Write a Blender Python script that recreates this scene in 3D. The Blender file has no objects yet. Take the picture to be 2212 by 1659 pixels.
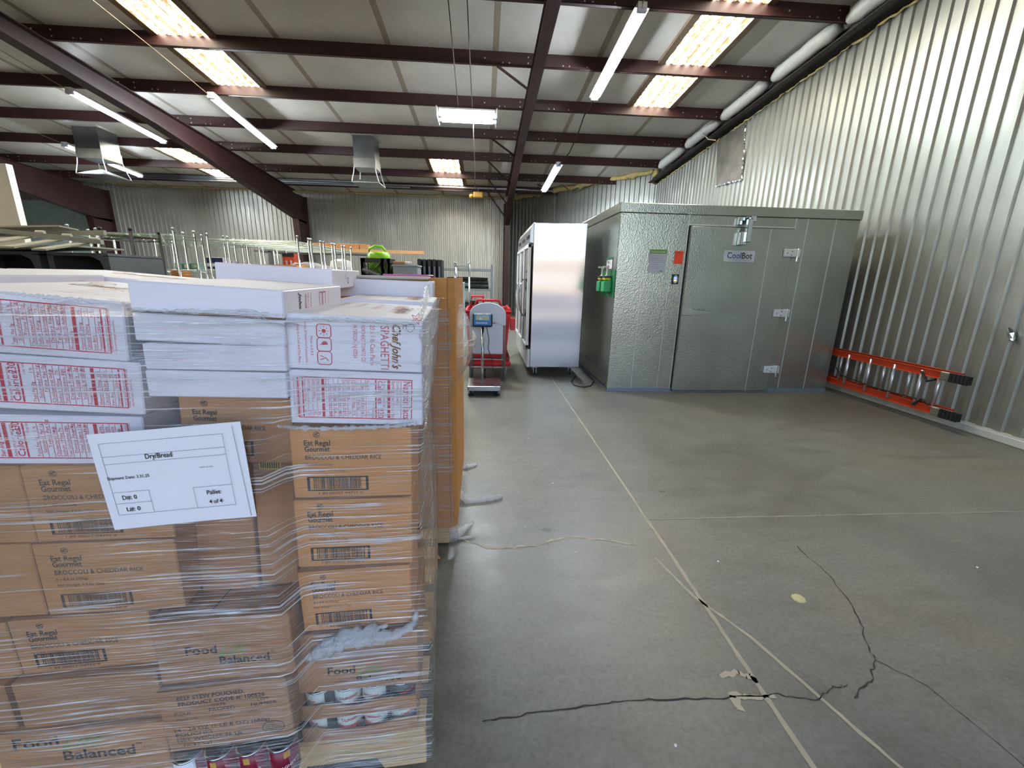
import bpy, bmesh, math, random
import numpy as np
from mathutils import Vector, Matrix
random.seed(7)
R = math.radians
C = bpy.context.scene.collection
SC = bpy.context.scene

# ---------------------------------------------------------------- camera
F_PX, YAW, PIT, ROL, EYE = 904.24, R(-4.0416), R(14.2877), R(1.26475), 1.4
fw = Vector((-math.sin(YAW)*math.cos(PIT), math.cos(YAW)*math.cos(PIT), -math.sin(PIT)))
rt0 = Vector((math.cos(YAW), math.sin(YAW), 0)); up0 = rt0.cross(fw)
rt = rt0*math.cos(ROL)+up0*math.sin(ROL); up = up0*math.cos(ROL)-rt0*math.sin(ROL)
cam = bpy.data.cameras.new('camera'); cam_o = bpy.data.objects.new('camera', cam); C.objects.link(cam_o)
cam.sensor_fit = 'HORIZONTAL'; cam.sensor_width = 36; cam.lens = F_PX/2212*36
cam.clip_start = 0.05; cam.clip_end = 200
m = Matrix((rt, up, -fw)).transposed().to_4x4(); m.translation = Vector((0, 0, EYE)); cam_o.matrix_world = m
SC.camera = cam_o
# ---------------------------------------------------------------- world, sun, exposure
w = bpy.data.worlds.new('world'); SC.world = w; w.use_nodes = True
nt = w.node_tree; nt.nodes.clear()
wo = nt.nodes.new('ShaderNodeOutputWorld'); bg = nt.nodes.new('ShaderNodeBackground')
sky = nt.nodes.new('ShaderNodeTexSky'); sky.sky_type = 'NISHITA'; sky.sun_disc = False
sky.sun_elevation = R(50); sky.sun_rotation = R(20); sky.air_density = 1.2; sky.dust_density = 2.5
bg.inputs[1].default_value = 0.265
nt.links.new(sky.outputs[0], bg.inputs[0]); nt.links.new(bg.outputs[0], wo.inputs[0])
sun = bpy.data.lights.new('sun', 'SUN'); sun.energy = 1.1; sun.angle = R(1); sun.color = (1, .96, .9)
so = bpy.data.objects.new('sun', sun); C.objects.link(so)
so.rotation_euler = (R(-28), R(14), 0)      # high, from the back of the hall: lights the yard, not the hall
SC.view_settings.view_transform = 'Standard'; SC.view_settings.look = 'None'
SC.view_settings.exposure = 1.85; SC.view_settings.gamma = 1.0; SC.view_settings.use_curve_mapping = False
cy = SC.cycles
cy.use_denoising = True; cy.max_bounces = 8; cy.diffuse_bounces = 4; cy.glossy_bounces = 4
cy.transmission_bounces = 4; cy.transparent_max_bounces = 16; cy.sample_clamp_indirect = 6; cy.caustics_reflective = False; cy.caustics_refractive = False

# ---------------------------------------------------------------- measuring helpers: a pixel's ray met with a plane of the hall
def ray(x, y): return fw+rt*((x-1106)/F_PX)-up*((y-829.5)/F_PX)
O0 = Vector((0, 0, EYE))
def PX(x, y, X): d = ray(x, y); return O0+d*(X/d.x)
def PY(x, y, Y): d = ray(x, y); return O0+d*(Y/d.y)
def PZ(x, y, z=0.0): d = ray(x, y); return O0+d*((z-EYE)/d.z)
CS, CA = .062, 5.227
def zc(Y): return CA-CS*Y                      # height of the roof lining
def PR(x, y, a=CA): d = ray(x, y); return O0+d*((a-EYE)/(d.z+CS*d.y))

# ---------------------------------------------------------------- materials
def srgb(r, g, b): return tuple((c/255/12.92 if c/255 <= .04045 else ((c/255+.055)/1.055)**2.4) for c in (r, g, b))+(1,)
def new_mat(name):
    mt = bpy.data.materials.new(name); mt.use_nodes = True
    n = mt.node_tree; b = n.nodes['Principled BSDF']; return mt, n, b
def ramp(n, fac, stops):
    r = n.nodes.new('ShaderNodeValToRGB'); e = r.color_ramp.elements
    while len(e) < len(stops): e.new(.5)
    for i, (p, c) in enumerate(stops): e[i].position = p; e[i].color = c
    n.links.new(fac, r.inputs[0]); return r.outputs[0]
def noise(n, scale=5, detail=3, sc=(1, 1, 1), rough=.5, kind='Object', rot=(0, 0, 0), dist=0):
    tc = n.nodes.new('ShaderNodeTexCoord'); mp = n.nodes.new('ShaderNodeMapping'); mp.inputs['Scale'].default_value = sc
    mp.inputs['Rotation'].default_value = rot
    t = n.nodes.new('ShaderNodeTexNoise'); t.inputs['Scale'].default_value = scale; t.inputs['Detail'].default_value = detail
    t.inputs['Roughness'].default_value = rough; t.inputs['Distortion'].default_value = dist
    n.links.new(tc.outputs[kind], mp.inputs[0]); n.links.new(mp.outputs[0], t.inputs[0]); return t.outputs[0]
def bump(n, b, h, strength=.3, dist=.01):
    bp = n.nodes.new('ShaderNodeBump'); bp.inputs['Strength'].default_value = strength; bp.inputs['Distance'].default_value = dist
    n.links.new(h, bp.inputs['Height']); n.links.new(bp.outputs[0], b.inputs['Normal'])
def mathn(n, op, a, b=None):
    q = n.nodes.new('ShaderNodeMath'); q.operation = op
    for i, v in enumerate((a, b)):
        if v is None: continue
        if hasattr(v, 'links'): n.links.new(v, q.inputs[i])
        else: q.inputs[i].default_value = v
    return q.outputs[0]
def mixc(n, f, a, b):
    q = n.nodes.new('ShaderNodeMix'); q.data_type = 'RGBA'
    for s, v in ((0, f), (6, a), (7, b)):
        if hasattr(v, 'links'): n.links.new(v, q.inputs[s])
        else: q.inputs[s].default_value = v
    return q.outputs[2]
MT = {}
def mat(name, c=None, rough=.6, metal=0, var=.08, scale=6, bmp=0, bscale=60, sc=(1, 1, 1), spec=.5):
    if name in MT: return MT[name]
    mt, n, b = new_mat(name); c = srgb(*c)
    d = tuple(max(0, v*(1-var)) for v in c[:3])+(1,); l = tuple(min(1, v*(1+var)) for v in c[:3])+(1,)
    nz = noise(n, scale, 4, sc)
    n.links.new(ramp(n, nz, [(.3, d), (.7, l)]), b.inputs['Base Color'])
    b.inputs['Roughness'].default_value = rough; b.inputs['Metallic'].default_value = metal
    b.inputs['Specular IOR Level'].default_value = spec
    if bmp: bump(n, b, noise(n, bscale, 3, sc), bmp, .004)
    MT[name] = mt; return mt
def emit(name, c, s):
    if name in MT: return MT[name]
    mt, n, b = new_mat(name); b.inputs['Base Color'].default_value = c; b.inputs['Emission Color'].default_value = c
    b.inputs['Emission Strength'].default_value = s; MT[name] = mt; return mt

M_IRON = mat('oxide red painted steel', (56, 29, 29), .5, 0, .18, 3)
M_DARKIRON = mat('dark painted steel', (40, 28, 28), .5, 0, .2, 3)
M_WHITEPAINT = mat('white painted metal', (225, 228, 230), .4, 0, .04)
M_CHROME = mat('chrome', (205, 212, 218), .18, 1, .05)
M_STEEL = mat('brushed stainless', (185, 188, 192), .25, 1, .06, 8, 0, 60, (1, 1, 30))
M_ZINC = mat('galvanized sheet', (165, 172, 178), .32, 1, .14, 5)
M_BLACK = mat('black plastic', (16, 16, 17), .45, 0, .2)
M_RUBBER = mat('black rubber', (22, 24, 26), .75, 0, .2)
M_GREY = mat('grey plastic', (140, 146, 152), .5, 0, .06)
M_GREYPAINT = mat('grey painted steel', (120, 124, 128), .45, .3, .1)
M_RED = mat('red plastic', (190, 22, 34), .38, 0, .12)
M_WHITEPL = mat('white plastic', (205, 212, 232), .42, 0, .03)
M_KRAFT = mat('kraft cardboard', (186, 134, 84), .72, 0, .09, 7, .12, 90, (1, 1, 6))
M_KRAFT2 = mat('warm kraft cardboard', (201, 138, 74), .7, 0, .07, 5, .1, 90, (1, 1, 6))
M_KRAFTD = mat('brown kraft cardboard', (170, 122, 78), .75, 0, .12, 6, .12, 90, (1, 1, 6))
M_WCARD = mat('white coated cardboard', (232, 226, 234), .5, 0, .03, 4, .06, 70, (1, 1, 5))
M_WTOP = mat('white cardboard flap', (216, 210, 212), .6, 0, .03, 4)
M_FLUTE = mat('torn cardboard edge', (128, 92, 62), .9, 0, .3, 60)
M_TAPE = mat('clear parcel tape', (176, 170, 164), .2, 0, .05)
M_INKR = mat('red print', (196, 34, 60), .5, 0, .1)
M_INKK = mat('black print', (30, 26, 28), .5, 0, .1)
M_INKO = mat('orange print', (206, 140, 66), .5, 0, .1)
M_INKG = mat('green print', (112, 150, 62), .5, 0, .1)
M_INKP = mat('faint print', (86, 66, 50), .6, 0, .1)
M_INKPALE = mat('pale red print', (214, 140, 132), .6, 0, .1)
M_PAPER = mat('white paper', (236, 232, 238), .6, 0, .02)
M_WOOD = mat('pallet pine', (205, 170, 118), .7, 0, .2, 5, .2, 40, (1, 8, 14))
M_FOAM = mat('expanding foam', (196, 178, 120), .9, 0, .2, 12, .9, 18)
M_CABLE = mat('black cable', (24, 22, 22), .5)
M_ROPE = mat('steel wire', (150, 140, 120), .4, .6, .1)
M_ORANGE = mat('orange fibreglass', (206, 74, 38), .42, 0, .1)
M_NAVY = mat('navy plastic', (28, 40, 84), .45, 0, .1)
M_GREENP = mat('green plastic', (20, 160, 96), .4, 0, .06)
M_LIME = mat('lime green plastic', (132, 196, 30), .35, 0, .06)
M_YEL = mat('yellow label', (222, 200, 40), .5, 0, .06)

# concrete floor: blotches, wear
def floor_mat():
    mt, n, b = new_mat('sealed concrete')
    big = noise(n, .55, 6, (1, 1, 1), .6); fine = noise(n, 3.5, 8, (1, 2.2, 1), .68); spk = noise(n, 55, 4)
    c = ramp(n, big, [(.32, srgb(106, 103, 97)), (.5, srgb(124, 123, 118)), (.68, srgb(130, 122, 112))])
    d = ramp(n, fine, [(.3, srgb(212, 209, 204)), (.5, srgb(240, 238, 235)), (.7, srgb(255, 254, 252))])
    e = ramp(n, spk, [(.3, srgb(228, 226, 222)), (.6, (1, 1, 1, 1))])
    q = n.nodes.new('ShaderNodeMix'); q.data_type = 'RGBA'; q.blend_type = 'MULTIPLY'; q.inputs[0].default_value = 1
    n.links.new(c, q.inputs[6]); n.links.new(d, q.inputs[7])
    q2 = n.nodes.new('ShaderNodeMix'); q2.data_type = 'RGBA'; q2.blend_type = 'MULTIPLY'; q2.inputs[0].default_value = 1
    n.links.new(q.outputs[2], q2.inputs[6]); n.links.new(e, q2.inputs[7])
    n.links.new(q2.outputs[2], b.inputs['Base Color'])
    n.links.new(ramp(n, fine, [(.3, (.34,)*3+(1,)), (.7, (.5,)*3+(1,))]), b.inputs['Roughness'])
    b.inputs['Specular IOR Level'].default_value = .5
    bump(n, b, noise(n, 2.5, 6), .12, .02); return mt
def wall_mat(name, c, rough, metal):
    mt, n, b = new_mat(name); c = srgb(*c)
    nz = noise(n, 1.2, 6, (1, 1, .5), .65); nz2 = noise(n, 9, 3, (1, 1, .25))
    n.links.new(ramp(n, nz, [(.3, tuple(v*.82 for v in c[:3])+(1,)), (.7, tuple(min(1, v*1.1) for v in c[:3])+(1,))]), b.inputs['Base Color'])
    b.inputs['Metallic'].default_value = metal
    n.links.new(ramp(n, nz2, [(.3, (rough*.8,)*3+(1,)), (.7, (rough*1.25,)*3+(1,))]), b.inputs['Roughness'])
    bump(n, b, nz2, .12, .01); return mt
M_WALL = wall_mat('galvalume wall sheet', (152, 154, 148), .4, .6)
M_WALLB = wall_mat('back wall sheet', (182, 182, 176), .42, .6)
def ceil_mat():
    mt, n, b = new_mat('vinyl roof lining')
    nz = noise(n, 1.1, 5, (1, 1, 1), .6)
    c = ramp(n, nz, [(.3, srgb(206, 203, 197)), (.7, srgb(230, 227, 221))])
    tc = n.nodes.new('ShaderNodeTexCoord'); sp = n.nodes.new('ShaderNodeSeparateXYZ'); n.links.new(tc.outputs['Object'], sp.inputs[0])
    v = mathn(n, 'MODULO', mathn(n, 'ADD', sp.outputs[0], 100*1.62+1.5), 1.62)   # lapped tabs every 1.62 m
    band = mathn(n, 'LESS_THAN', v, .09)
    n.links.new(mixc(n, band, c, srgb(166, 155, 140)), b.inputs['Base Color'])
    b.inputs['Roughness'].default_value = .5; bump(n, b, mathn(n, 'ADD', mathn(n, 'MULTIPLY', band, .6), noise(n, 2, 4)), .35, .03); return mt
M_CEIL = ceil_mat()
def stucco_mat():
    mt, n, b = new_mat('stucco embossed galvalume')
    tc = n.nodes.new('ShaderNodeTexCoord'); v = n.nodes.new('ShaderNodeTexVoronoi'); v.inputs['Scale'].default_value = 70
    n.links.new(tc.outputs['Object'], v.inputs[0])
    n.links.new(ramp(n, noise(n, 2, 4), [(.3, srgb(160, 166, 160)), (.7, srgb(178, 184, 178))]), b.inputs['Base Color'])
    b.inputs['Metallic'].default_value = .85; b.inputs['Roughness'].default_value = .24
    bump(n, b, v.outputs[0], .3, .004); return mt
M_STUCCO = stucco_mat()
def glass_mat():
    mt, n, b = new_mat('cooler door glass'); b.inputs['Base Color'].default_value = (.02, .02, .024, 1)
    b.inputs['Roughness'].default_value = .04; b.inputs['Specular IOR Level'].default_value = .9; return mt
M_GLASS = glass_mat()
def fridge_side():
    mt, n, b = new_mat('polished stainless side panel'); b.inputs['Base Color'].default_value = (.5, .51, .55, 1)
    b.inputs['Metallic'].default_value = 1; b.inputs['Roughness'].default_value = .2
    bump(n, b, noise(n, 1.3, 0, (.3, 1, 2.2)), .35, .03); return mt
M_FRIDGE = fridge_side()
def film_mat(name, ang, dens, haze, sv=16):
    mt, n, b = new_mat(name); n.nodes.remove(b); out = n.nodes['Material Output']
    tr = n.nodes.new('ShaderNodeBsdfTransparent'); gl = n.nodes.new('ShaderNodeBsdfGlossy'); gl.inputs['Roughness'].default_value = .17
    df = n.nodes.new('ShaderNodeBsdfTranslucent'); df2 = n.nodes.new('ShaderNodeBsdfDiffuse')
    df.inputs[0].default_value = df2.inputs[0].default_value = (.93, .94, .97, 1); tr.inputs[0].default_value = (.975, .975, .98, 1)
    st = noise(n, 6, 3, (.3, sv, 1), .6, 'UV', (0, 0, ang), .12)        # stretch lines
    st2 = noise(n, 3.2, 3, (1.0, 3.0, 1), .6, 'UV')
    bp = n.nodes.new('ShaderNodeBump'); bp.inputs['Strength'].default_value = .85; bp.inputs['Distance'].default_value = .015
    n.links.new(st, bp.inputs['Height']); n.links.new(bp.outputs[0], gl.inputs['Normal'])
    crease = ramp(n, mathn(n, 'MULTIPLY', st, mathn(n, 'ADD', st2, .55)), [(dens, (0, 0, 0, 1)), (dens+.055, (1, 1, 1, 1))])
    milky = mathn(n, 'ADD', mathn(n, 'MULTIPLY', crease, .5), haze)
    m1 = n.nodes.new('ShaderNodeMixShader'); n.links.new(df.outputs[0], m1.inputs[1]); n.links.new(df2.outputs[0], m1.inputs[2]); m1.inputs[0].default_value = .7
    m2 = n.nodes.new('ShaderNodeMixShader'); n.links.new(milky, m2.inputs[0]); n.links.new(tr.outputs[0], m2.inputs[1]); n.links.new(m1.outputs[0], m2.inputs[2])
    lw = n.nodes.new('ShaderNodeLayerWeight'); lw.inputs[0].default_value = .18
    gf = mathn(n, 'ADD', mathn(n, 'MULTIPLY', lw.outputs[1], .5), mathn(n, 'ADD', mathn(n, 'MULTIPLY', crease, .22), .05))
    m3 = n.nodes.new('ShaderNodeMixShader'); n.links.new(gf, m3.inputs[0]); n.links.new(m2.outputs[0], m3.inputs[1]); n.links.new(gl.outputs[0], m3.inputs[2])
    n.links.new(m3.outputs[0], out.inputs[0]); return mt
M_FILM = film_mat('stretch film', R(-4), .60, .05, 26)
M_FILMB = film_mat('baggy stretch film', R(70), .58, .07, 34)
def bunch_mat():
    mt, n, b = new_mat('bunched film'); b.inputs['Base Color'].default_value = (.8, .82, .84, 1); b.inputs['Roughness'].default_value = .22
    b.inputs['Alpha'].default_value = .42; b.inputs['Specular IOR Level'].default_value = .9
    bump(n, b, noise(n, 60, 4, (1, 1, 1), .7), 1, .01); return mt
M_BUNCH = bunch_mat()
def sky_panel_mat():
    mt, n, b = new_mat('translucent roof panel')
    a = noise(n, 15, 4, (1.8, .7, 1), .75); tc = n.nodes.new('ShaderNodeTexCoord'); wv = n.nodes.new('ShaderNodeTexWave'); wv.bands_direction = 'X'
    wv.inputs['Scale'].default_value = 1.9; wv.inputs['Distortion'].default_value = .4; n.links.new(tc.outputs['Object'], wv.inputs[0])
    fac = mathn(n, 'ADD', a, mathn(n, 'MULTIPLY', mathn(n, 'SUBTRACT', wv.outputs[1], .5), .17))      # grime lies in the flutes
    c = ramp(n, fac, [(.42, (.016, .010, .004, 1)), (.50, (.045, .034, .018, 1)), (.53, (.95, .87, .70, 1))])
    b.inputs['Base Color'].default_value = srgb(230, 205, 150)
    n.links.new(c, b.inputs['Emission Color']); b.inputs['Emission Strength'].default_value = 10.0; return mt
M_SKYL = sky_panel_mat()
M_TUBE = emit('lit fluorescent tube', (.86, .95, 1, 1), 85)

# ---------------------------------------------------------------- mesh helpers
class MB:
    def __init__(s): s.v = []; s.f = []; s.uv = None
    def add(s, vs, fs):
        o = len(s.v); s.v += [Vector(v) for v in vs]; s.f += [tuple(i+o for i in f) for f in fs]; return s
    def box(s, x0, x1, y0, y1, z0, z1, mtx=None):
        vs = [Vector((x, y, z)) for x in (x0, x1) for y in (y0, y1) for z in (z0, z1)]
        if mtx: vs = [mtx @ v for v in vs]
        return s.add(vs, [(0, 1, 3, 2), (4, 6, 7, 5), (0, 4, 5, 1), (2, 3, 7, 6), (0, 2, 6, 4), (1, 5, 7, 3)])
    def cbox(s, c, sx, sy, sz, mtx=None): return s.box(c[0]-sx/2, c[0]+sx/2, c[1]-sy/2, c[1]+sy/2, c[2]-sz/2, c[2]+sz/2, mtx)
    def tube(s, pts, r, n=8, cap=True, radii=None):
        pts = [Vector(p) for p in pts]; rings = []; k = len(pts)
        ref = Vector((0, 0, 1)); o = len(s.v)
        for i, p in enumerate(pts):
            d = (pts[min(i+1, k-1)]-pts[max(i-1, 0)]).normalized()
            a = ref if abs(d.dot(ref)) < .95 else Vector((1, 0, 0))
            u = d.cross(a).normalized(); v = u.cross(d); rr = radii[i] if radii else r
            for j in range(n): t = 2*math.pi*j/n; s.v.append(p+(u*math.cos(t)+v*math.sin(t))*rr)
        for i in range(k-1):
            for j in range(n):
                a = o+i*n+j; b = o+i*n+(j+1) % n; s.f.append((a, b, b+n, a+n))
        if cap: s.f.append(tuple(range(o+n-1, o-1, -1))); s.f.append(tuple(o+(k-1)*n+j for j in range(n)))
        return s
    def lathe(s, prof, c=(0, 0, 0), n=20, axis='z'):
        o = len(s.v)
        for r_, h in prof:
            for j in range(n):
                t = 2*math.pi*j/n; a, b = r_*math.cos(t), r_*math.sin(t)
                p = (a, b, h) if axis == 'z' else ((h, a, b) if axis == 'x' else (a, h, b))
                s.v.append(Vector(c)+Vector(p))
        for i in range(len(prof)-1):
            for j in range(n):
                a = o+i*n+j; b = o+i*n+(j+1) % n; s.f.append((a, b, b+n, a+n))
        s.f.append(tuple(range(o+n-1, o-1, -1))); s.f.append(tuple(o+(len(prof)-1)*n+j for j in range(n))); return s
    def prism(s, poly, f0, f1):                     # poly of (a,b); f0,f1 map (a,b)->3d for the two caps
        n = len(poly); vs = [f0(*p) for p in poly]+[f1(*p) for p in poly]
        return s.add(vs, [tuple(range(n-1, -1, -1)), tuple(range(n, 2*n))]+[(i, (i+1) % n, n+(i+1) % n, n+i) for i in range(n)])
    def build(s, name, material, parent=None, loc=None, smooth=False, bevel=0, seg=1):
        me = bpy.data.meshes.new(name); me.from_pydata([tuple(v) for v in s.v], [], s.f); me.update()
        bm = bmesh.new(); bm.from_mesh(me); bmesh.ops.recalc_face_normals(bm, faces=bm.faces); bm.to_mesh(me); bm.free()
        if smooth: me.polygons.foreach_set('use_smooth', [True]*len(me.polygons))
        me.materials.append(material)
        ob = bpy.data.objects.new(name, me); C.objects.link(ob)
        if parent: ob.parent = parent
        if loc is not None: ob.location = loc
        if bevel:
            b = ob.modifiers.new('bevel', 'BEVEL'); b.width = bevel; b.segments = seg; b.limit_method = 'ANGLE'; b.angle_limit = R(40)
            if smooth: b.harden_normals = False
        return ob
def thing(name, label, cat, loc=(0, 0, 0), rotz=0, group=None, rot=None):
    o = bpy.data.objects.new(name, None); C.objects.link(o); o.location = loc
    o.rotation_euler = rot if rot else (0, 0, rotz); o.empty_display_size = .1
    o['label'] = label; o['category'] = cat
    if group: o['group'] = group
    return o
def tag(o, label, cat, group=None):
    o['label'] = label; o['category'] = cat
    if group: o['group'] = group
    return o
def struct(o, label=None):
    o['kind'] = 'structure'
    if label: o['label'] = label
    return o
def dup(root, loc=None, rotz=None, label=None, group=None):
    r = root.copy(); C.objects.link(r)
    if loc is not None: r.location = loc
    if rotz is not None: r.rotation_euler = (0, 0, rotz)
    if label: r['label'] = label
    if group: r['group'] = group
    for ch in list(root.children):
        c = ch.copy(); C.objects.link(c); c.parent = r
        for g in ch.children:
            d = g.copy(); C.objects.link(d); d.parent = c
    return r
# printing: letters are set as outlines, turned to mesh, and laid on a face
_tc = {}
def glyphs(s, shear=0, bold=0, spacing=1, align='LEFT'):
    key = (s, shear, bold, spacing, align)
    if key in _tc: return _tc[key]
    cu = bpy.data.curves.new('t', 'FONT'); cu.body = s; cu.size = 1; cu.shear = shear; cu.offset = bold; cu.space_character = spacing
    cu.align_x = align; cu.resolution_u = 2
    ob = bpy.data.objects.new('t', cu); C.objects.link(ob)
    me = bpy.data.meshes.new_from_object(ob.evaluated_get(bpy.context.evaluated_depsgraph_get()))
    r = ([tuple(v.co) for v in me.vertices], [tuple(p.vertices) for p in me.polygons])
    bpy.data.objects.remove(ob); bpy.data.curves.remove(cu); bpy.data.meshes.remove(me)
    _tc[key] = r; return r
FRONT = lambda u, v, e=.0006: Vector((u, -e, v))
class Print:                                         # collects lettering and bars on one face
    def __init__(s, face=FRONT): s.mb = MB(); s.face = face
    def text(s, t, u, v, size, ang=0, width=None, **k):
        vs, fs = glyphs(t, **k)
        if not vs: return s
        sx = size
        if width: ex = max(p[0] for p in vs)-min(p[0] for p in vs); sx = width/max(ex, 1e-6)
        ca, sa = math.cos(R(ang)), math.sin(R(ang))
        s.mb.add([s.face(u+p[0]*sx*ca-p[1]*size*sa, v+p[0]*sx*sa+p[1]*size*ca) for p in vs], fs); return s
    def rect(s, u0, v0, u1, v1): s.mb.add([s.face(u0, v0), s.face(u1, v0), s.face(u1, v1), s.face(u0, v1)], [(0, 1, 2, 3)]); return s
    def poly(s, pts): s.mb.add([s.face(*p) for p in pts], [tuple(range(len(pts)))]); return s
    def line(s, a, b, w):
        a = Vector(a); b = Vector(b); d = (b-a).normalized(); q = Vector((-d.y, d.x))*w/2
        return s.poly([a-q, b-q, b+q, a+q])
    def pline(s, pts, w, closed=False):
        for i in range(len(pts)-(0 if closed else 1)): s.line(pts[i], pts[(i+1) % len(pts)], w)
        return s
    def frame(s, u0, v0, u1, v1, w): return s.rect(u0, v0, u1, v0+w).rect(u0, v1-w, u1, v1).rect(u0, v0+w, u0+w, v1-w).rect(u1-w, v0+w, u1, v1-w)
    def ring(s, cu, cv, r, w, n=20, sq=1): return s.pline([(cu+r*math.cos(2*math.pi*i/n), cv+sq*r*math.sin(2*math.pi*i/n)) for i in range(n)], w, True)
    def build(s, name, m, parent):
        me = bpy.data.meshes.new(name); me.from_pydata([tuple(v) for v in s.mb.v], [], s.mb.f); me.materials.append(m)
        o = bpy.data.objects.new(name, me); C.objects.link(o); o.parent = parent; return o

# ================================================================ the hall
XR, YB, YF, XL = 4.93, 16.45, -3.0, -20.0
CH0, CH1 = Vector((.86, 16.45, 0)), Vector((XR, 12.7, 0))     # the slanted wall across the far right corner
def ceil_xy(x, y): return zc(y)
struct(MB().box(XL, XR+.1, YF, YB+.1, -.2, 0).build('floor', floor_mat()), 'grey sealed concrete floor with tan caulked joints and cracks')
FLOOR = bpy.data.objects['floor']
struct(MB().prism([(YF, zc(YF)), (YB+.1, zc(YB+.1)), (YB+.1, zc(YB+.1)+.08), (YF, zc(YF)+.08)], lambda a, b: (XL, a, b), lambda a, b: (XR+.15, a, b)).build('ceiling', M_CEIL), 'beige vinyl faced roof lining sagging between dark red purlins')
yard = MB().box(-40, 40, -60, YF, -.25, -.02).build('floor_yard', mat('pale yard concrete', (150, 148, 144), .8, 0, .1, 1)); struct(yard)
struct(MB().box(-12, 12, -8.5, YF-.05, -.02, -.012).build('floor_apron', mat('dark asphalt apron', (92, 94, 100), .9, 0, .12, 2)))
o = MB().box(-25, 30, -34, -27, -.02, 3.3).box(-25.2, 30.2, -34.2, -26.8, 3.3, 4.1).build('yard_shed', mat('tan shed wall', (178, 150, 118), .8, 0, .05, .3)); struct(o, 'long tan shed across the yard')

def ribbed(name, p0, p1, inward, material, pitch=.1524, rib=.055, ramp_=.014, d=.024, z0=0, top=None, phase=0):
    p0 = Vector(p0); p1 = Vector(p1); L = (p1-p0).length; u = (p1-p0)/L; q = Vector(inward).normalized()
    prof = []; s = -phase
    while s < L:
        for ds, h in ((0, 0), (pitch-rib-2*ramp_, 0), (pitch-rib-ramp_, d), (pitch-ramp_, d)): prof.append((s+ds, h))
        s += pitch
    prof = [(max(0, min(L, a)), h) for a, h in prof if -.2 < a < L+.2]
    mb = MB(); vs = []
    for a, h in prof:
        p = p0+u*a+q*h; zt = top(p) if top else zc(p.y)
        vs += [Vector((p.x, p.y, z0)), Vector((p.x, p.y, zt))]
    mb.add(vs, [(2*i, 2*i+2, 2*i+3, 2*i+1) for i in range(len(prof)-1) if prof[i+1][0] > prof[i][0]+1e-6])
    o = mb.build(name, material); sm = o.modifiers.new('sheet', 'SOLIDIFY'); sm.thickness = .004; sm.offset = 0
    return struct(o)
wr = ribbed('wall_right', (XR, YF, 0), (XR, 12.75, 0), (-1, 0, 0), M_WALL, z0=.02, phase=.05); wr['label'] = 'silver ribbed metal gable wall on the right'
wb = ribbed('wall_back', (XL, YB, 0), (CH0.x, YB, 0), (0, -1, 0), M_WALLB); struct(MB().box(-18.5, -13.0, YB-.034, YB-.028, 0, 3.6).build('wall_back_daylight', mat('painted blue daylight', (206, 232, 236), .5, 0)), 'pale blue panel painting daylight onto the back wall at the far left'); wb['label'] = 'ribbed metal back wall behind the shelving'  # flat blue panel is added; its colour stands in for daylight on the ribs
wc = ribbed('wall_corner', CH0, CH1, (-(CH1-CH0).y*-1, -(CH1-CH0).x, 0), M_WALL); wc['label'] = 'slanted ribbed metal wall across the far right corner'
struct(MB().box(XL, XL+.05, YF, YB, 0, zc(YF)).build('wall_left', M_WALLB))
fwl = MB().box(XL, -3.2, YF-.05, YF, 0, zc(YF)).box(-3.2, 4.88, YF-.05, YF, 3.9, zc(YF)).box(4.88, XR, YF-.05, YF, 0, zc(YF))
struct(fwl.build('wall_front', M_WALLB), 'front wall with the wide roll-up door opening')
struct(MB().box(XR-.11, XR+.02, YF, 12.7, 0, .075).build('baseboard_right', mat('white painted curb', (196, 198, 192), .6, 0, .08, 8), bevel=.006), 'white painted concrete curb along the right wall')
# screws, rake beam, insulation on the right wall
mb = MB()
for z_, y0 in ((3.87, -1.1), (2.15, -1.1)):
    for k in range(46):
        y = y0+.3048*k
        if y < 12.2: mb.lathe([(.012, 0), (.009, -.006)], (XR-.003, y, z_+random.uniform(-.01, .01)), 8, 'x')
mb.build('screws', mat('dark screw head', (60, 56, 54), .5, .5)).parent = wr
sl = lambda y: 4.945-.0695*y                     # underside of the rake angle
mb = MB(); mb.prism([(YF, sl(YF)), (12.6, sl(12.6)), (12.6, sl(12.6)+.13), (YF, sl(YF)+.13)], lambda a, b: (XR-.2, a, b), lambda a, b: (XR-.03, a, b))
mb.prism([(YF, sl(YF)), (12.6, sl(12.6)), (12.6, sl(12.6)+.02), (YF, sl(YF)+.02)], lambda a, b: (XR-.3, a, b), lambda a, b: (XR-.03, a, b))
struct(mb.build('rake_beam', M_DARKIRON), 'dark red steel beam following the roof slope along the right wall')
M_INSUL = mat('white insulation facing', (196, 196, 190), .5, 0, .06, 6, .5, 10)
PUR = [-1.2, .3, 1.75, 3.2, 4.65, 6.08, 7.5, 8.96, 10.43, 11.9, 13.55, 14.98]
for i in range(len(PUR)-3):
    y0, y1 = PUR[i]+.1, PUR[i+1]-.06
    if y1 > 12.3: y1 = 12.3
    pts = [Vector((XR-.3, y0+(y1-y0)*k/8, zc(y0+(y1-y0)*k/8)-.17+random.uniform(-.008, .008))) for k in range(9)]
    if y0 < 3: continue
    o = MB().tube(pts, .1, 12, True, [.06, .105, .1, .11, .1, .106, .1, .108, .06]).build('insulation_roll', M_INSUL, None, None, True)
    tag(o, 'white faced insulation roll tucked under the roof at the right wall, section %s from the far corner' % ['ninth', 'eighth', 'seventh', 'sixth', 'fifth', 'fourth', 'third', 'second', 'first'][min(8, i)], 'insulation', 'insulation rolls along the right wall'); struct(o)
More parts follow.
